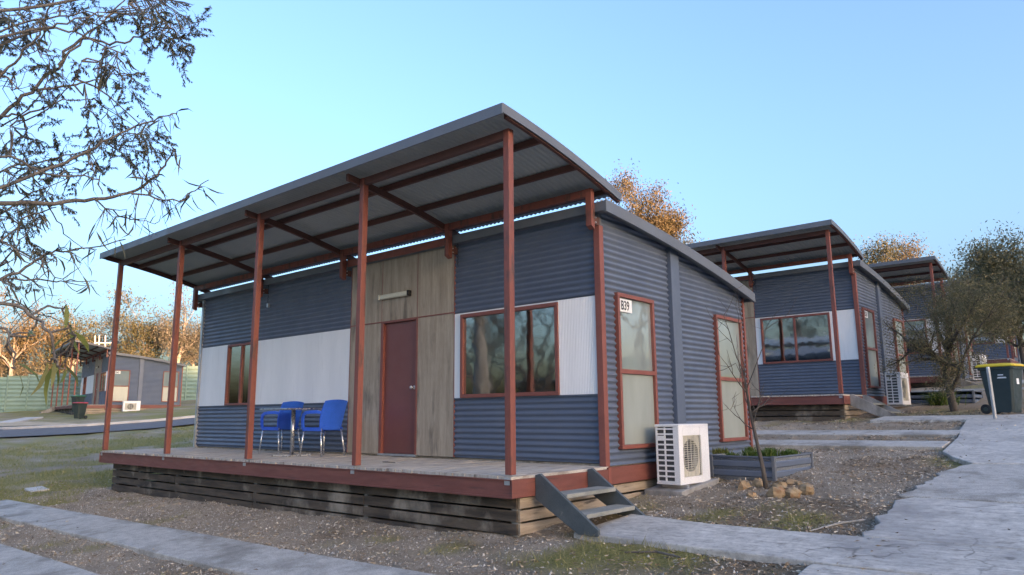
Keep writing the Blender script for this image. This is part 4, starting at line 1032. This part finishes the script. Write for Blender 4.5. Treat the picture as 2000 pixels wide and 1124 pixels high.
fg_tree('near gum branch with long hanging leaves reaching over the veranda roof corner', 4.7, -330,
        [([(-150, 430), (0, 400), (100, 397), (185, 390), (250, 378), (300, 350), (325, 318), (343, 292)], .016, .004),
         ([(250, 378), (300, 385), (350, 392), (380, 374), (408, 352)], .006, .0025),
         ([(185, 390), (230, 420), (262, 430), (302, 438)], .005, .002),
         ([(-150, 600), (0, 548), (60, 515), (100, 495), (150, 488), (245, 468)], .011, .003),
         ([(-150, 560), (0, 545), (90, 548), (140, 550), (190, 550)], .008, .002),
         ([(-150, 420), (60, 345), (165, 300), (230, 262), (300, 235), (345, 222)], .012, .003),
         ([(90, 397), (120, 440), (135, 465), (165, 488)], .004, .002),
         ([(-150, 60), (100, 10), (250, -15), (335, 2), (372, 14)], .012, .003),
         ([(-150, 120), (60, 60), (130, 45), (205, 25)], .010, .003),
         ([(-150, 160), (80, 60), (170, 75), (240, 105)], .010, .003),
         ([(-150, 700), (0, 590), (70, 612), (118, 628)], .007, .002),
         ([(-150, 500), (0, 470), (60, 420), (110, 405)], .008, .003), ([(0, 470), (50, 500), (110, 540), (150, 570)], .004, .002),
         ([(-150, 330), (20, 310), (90, 340), (180, 345), (200, 380)], .009, .003)],
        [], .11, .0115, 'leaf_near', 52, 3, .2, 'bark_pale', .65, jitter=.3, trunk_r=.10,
        direct=[(345, 295, 7), (372, 380, 6), (395, 370, 4), (350, 400, 6), (300, 352, 6), (280, 345, 5), (255, 400, 5), (232, 425, 5), (268, 440, 5), (300, 372, 6), (325, 395, 6), (320, 420, 4), (210, 430, 4), (190, 445, 4),
                (130, 485, 5), (110, 495, 5), (150, 500, 4), (85, 505, 5), (185, 490, 3), (230, 470, 3), (170, 552, 4), (95, 560, 4), (60, 555, 5), (20, 560, 5), (310, 230, 6), (342, 225, 5), (285, 245, 4), (240, 262, 4), (260, 265, 3),
                (365, 12, 6), (345, 25, 6), (300, 10, 12), (280, 25, 10), (310, 35, 9), (160, 45, 4), (178, 50, 3), (240, 100, 5), (225, 108, 4), (195, 140, 5), (205, 150, 5), (85, 40, 6), (60, 45, 6), (20, 30, 10), (15, 70, 8),
                (80, 610, 4), (30, 590, 5), (20, 480, 8), (45, 430, 8), (80, 420, 6), (30, 350, 8), (190, 340, 5), (130, 340, 6), (60, 330, 8), (25, 250, 6), (150, 520, 3), (15, 640, 5)])
# closest spray: broad young leaves hanging low at the left
fg_tree('closest gum spray with broad yellow-green leaves hanging low at the left edge', 2.3, -260,
        [([(-120, 620), (0, 590), (60, 615), (95, 650), (105, 690), (112, 715)], .006, .0025), ([(-120, 680), (0, 640), (20, 680), (30, 720)], .005, .002), ([(60, 615), (110, 600), (140, 640), (145, 660)], .003, .002)],
        [], .085, .0135, 'leaf_young', 53, 3, .2, 'bark_pale', .8, jitter=.1, trunk_r=.03, name='gum_sapling', direct=[(108, 712, 3), (118, 715, 3), (95, 705, 2), (30, 720, 2), (140, 640, 3), (130, 600, 1), (70, 650, 3), (140, 660, 2)])

# ------------------------------------------------------------------ boundary fence on the left, pole frame
fence = empty('fence'); A = at(-160, 803, 67); Bp = at(470, 790, 61); nP = 16
tag(fence, 'pale green corrugated metal fence behind the distant cabin', 'fence')
for i in range(nP):
    p0 = A+(Bp-A)*i/nP; p1 = A+(Bp-A)*(i+1)/nP; z0 = min(gz(*p0[:2]), gz(*p1[:2]))-.2; hgt = 2.55
    zt = max(gz(*p0[:2]), gz(*p1[:2]))+hgt; nn = 72; zs = np.linspace(z0, zt, nn+1); nrm = np.array([-(p1-p0)[1], (p1-p0)[0], 0]); nrm /= np.linalg.norm(nrm)
    P = np.array([[np.array([e[0], e[1], z])+nrm*.025*math.cos(2*math.pi*z/.3) for z in zs] for e in (p0, p1)])
    MB().grid(P).build('panel', 'fence_green', fence, smooth=True)
    MB().box(p0[0]-.05, p0[0]+.05, p0[1]-.05, p0[1]+.05, z0, zt+.05).build('fence_post', 'fence_green', fence)
fr = empty('pole_frame', tuple(at(200, 700, 64))); o0 = np.array(fr.location)
for px in (186, 194, 206): MB().tube([at(px, 656, 64)-o0, at(px, 760, 64)-o0-np.array([0, 0, 2])], .035, 6).build('pole', 'white_panel', fr)
for py in (670,): MB().tube([at(184, py, 64)-o0, at(224, py, 64)-o0], .035, 6).build('rail', 'white_panel', fr)
tag(fr, 'white pole frame standing behind the distant cabin roof', 'frame')
hc = ground_hit(72, 958); hx, hy = hc[0], hc[1]
tag(slab('drain_cover', [(hx-.35, hy-.12), (hx+.35, hy-.2), (hx+.4, hy+.1), (hx-.3, hy+.18)], 'kerb_concrete', .035, .08), 'pale flat drain cover lying in the lawn left of the deck', 'drain cover')

# ------------------------------------------------------------------ loose ground cover (uncountable)
def scatter(n, xr, yr, dens, seed):
    r_ = np.random.default_rng(seed); x = r_.uniform(*xr, n); y_ = r_.uniform(*yr, n)
    keep = (r_.uniform(0, 1, n) < dens(x, y_)) & ~on_hard(x, y_) & ~under_house(x, y_)
    x, y_ = x[keep], y_[keep]; z = g(x, y_)+(vnoise(x, y_, .6, 11)-.5)*.05+(vnoise(x, y_, .16, 12)-.5)*.03
    return np.stack([x, y_, z], 1), r_
# gravel chips: small irregular tetrahedra
P, r_ = scatter(150000, (-13, 3.1), (-4.6, 7), lambda x, y_: np.clip(1-grass_mask(x, y_)*1.3, .03, 1)*np.clip(.95-litter_mask(x, y_)*.6, .1, 1), 1)
n = len(P); T = np.array([[1, 0, -.35], [-.5, .87, -.35], [-.5, -.87, -.35], [0, 0, .8]]); s = r_.uniform(.004, .011, (n, 1, 1))*(1+1.2*(r_.uniform(0, 1, (n, 1, 1)) > .93))
a = r_.uniform(0, 6.28, n); Rm = np.zeros((n, 2, 2)); Rm[:, 0, 0] = np.cos(a); Rm[:, 0, 1] = -np.sin(a); Rm[:, 1, 0] = np.sin(a); Rm[:, 1, 1] = np.cos(a)
TT = np.repeat(T[None], n, 0)*r_.uniform(.6, 1.3, (n, 4, 3)); TT[:, :, :2] = np.einsum('nij,nkj->nki', Rm, TT[:, :, :2])
V = (P[:, None]+TT*s+np.array([0, 0, .003])).reshape(-1, 3); o_ = np.arange(n)[:, None, None]*4
F = (np.array([[0, 1, 3], [1, 2, 3], [2, 0, 3], [0, 2, 1]])[None]+o_).reshape(-1, 3)
tag(fastmesh('gravel', V, F, 'gravel_chip'), 'loose pale gravel chips spread over the bare ground', 'gravel', kind='stuff')
# fallen gum leaves
P, r_ = scatter(110000, (-13, 3.25), (-4.6, 13), lambda x, y_: np.clip(litter_mask(x, y_)*.9+.22, 0, 1), 2)
n = len(P); Dv = r_.normal(0, 1, (n, 3)); Dv[:, 2] = r_.normal(0, .22, n); Dv /= np.linalg.norm(Dv, axis=1, keepdims=True); P[:, 2] += .008
tag(fastmesh('leaf_litter', leaf_arrays(P, Dv, .062, .014, r_), quads(n), 'dry_leaf'), 'dry brown gum leaves lying along the paths', 'leaf litter', kind='stuff')
r_ = np.random.default_rng(9); n0 = 9000; x = r_.uniform(-10.9, 5.5, n0); y_ = r_.uniform(-3.4, 11, n0)
ed = np.exp(-np.abs(x-3.0)/.16)+.02*(x > 2.9)+np.exp(-np.abs(y_+1.3)/.05)*.5*(x < 2.9)+np.exp(-np.abs(y_+2.0)/.05)*.6*(x < 2.9)+np.exp(-np.abs(y_-1.1)/.06)*(x > .6)*(x < 3)+np.exp(-np.abs(y_-.28)/.06)*(x > .6)*(x < 3)
kp = on_hard(x, y_) & (r_.uniform(0, 1, n0) < ed+.012); P = np.stack([x, y_, g(x, y_)+.058], 1)[kp]; n = len(P)
Dv = r_.normal(0, 1, (n, 3)); Dv[:, 2] = r_.normal(0, .12, n); Dv /= np.linalg.norm(Dv, axis=1, keepdims=True)
tag(fastmesh('leaf_litter', leaf_arrays(P, Dv, .05, .013, r_), quads(n), 'dry_leaf'), 'scattered dry leaves blown onto the concrete', 'leaf litter', kind='stuff')
# grass blades
P, r_ = scatter(260000, (-24, 3.1), (-4.5, 9), lambda x, y_: grass_mask(x, y_)*np.clip(1.15+x*.035, .25, 1), 3)
n = len(P); d = r_.normal(0, .55, (n, 3)); d[:, 2] = 1; hgt = r_.uniform(.015, .06, (n, 1))*(1+1.1*(vnoise(P[:, 0], P[:, 1], .22, 21)[:, None] > .68)); sd_ = r_.normal(0, 1, (n, 3)); sd_[:, 2] = 0; sd_ /= np.linalg.norm(sd_, axis=1, keepdims=True)
wv = sd_*r_.uniform(.002, .0045, (n, 1))*(1+np.clip(-P[:, :1]-6, 0, 20)*.08)
V = np.stack([P-wv, P+wv, P+d*hgt], 1).reshape(-1, 3)
tag(fastmesh('grass', V, np.arange(3*n).reshape(-1, 3), 'grass_blade'), 'short patchy green grass on the lawn and verges', 'grass', kind='stuff')
# fallen sticks
for i, (pa, pb_, lab) in enumerate((((1575, 1042), (1690, 1018), 'long pale fallen branch lying by the step path near the lane'), ((1470, 1038), (1540, 1040), 'thin fallen stick beside the step path'), ((1220, 1082), (1330, 1092), 'dark fallen twig on the ground in front of the step path'))):
    a, b_ = ground_hit(*pa), ground_hit(*pb_); mid = (a+b_)/2+np.array([.02, .05, .02]); mb = MB()
    mb.tube([a+[0, 0, .012], mid+[0, 0, .012], b_+[0, 0, .012]], [.006, .011, .008], 6); tag(mb.build('stick', 'grey_timber' if i == 0 else 'twig'), lab, 'stick')
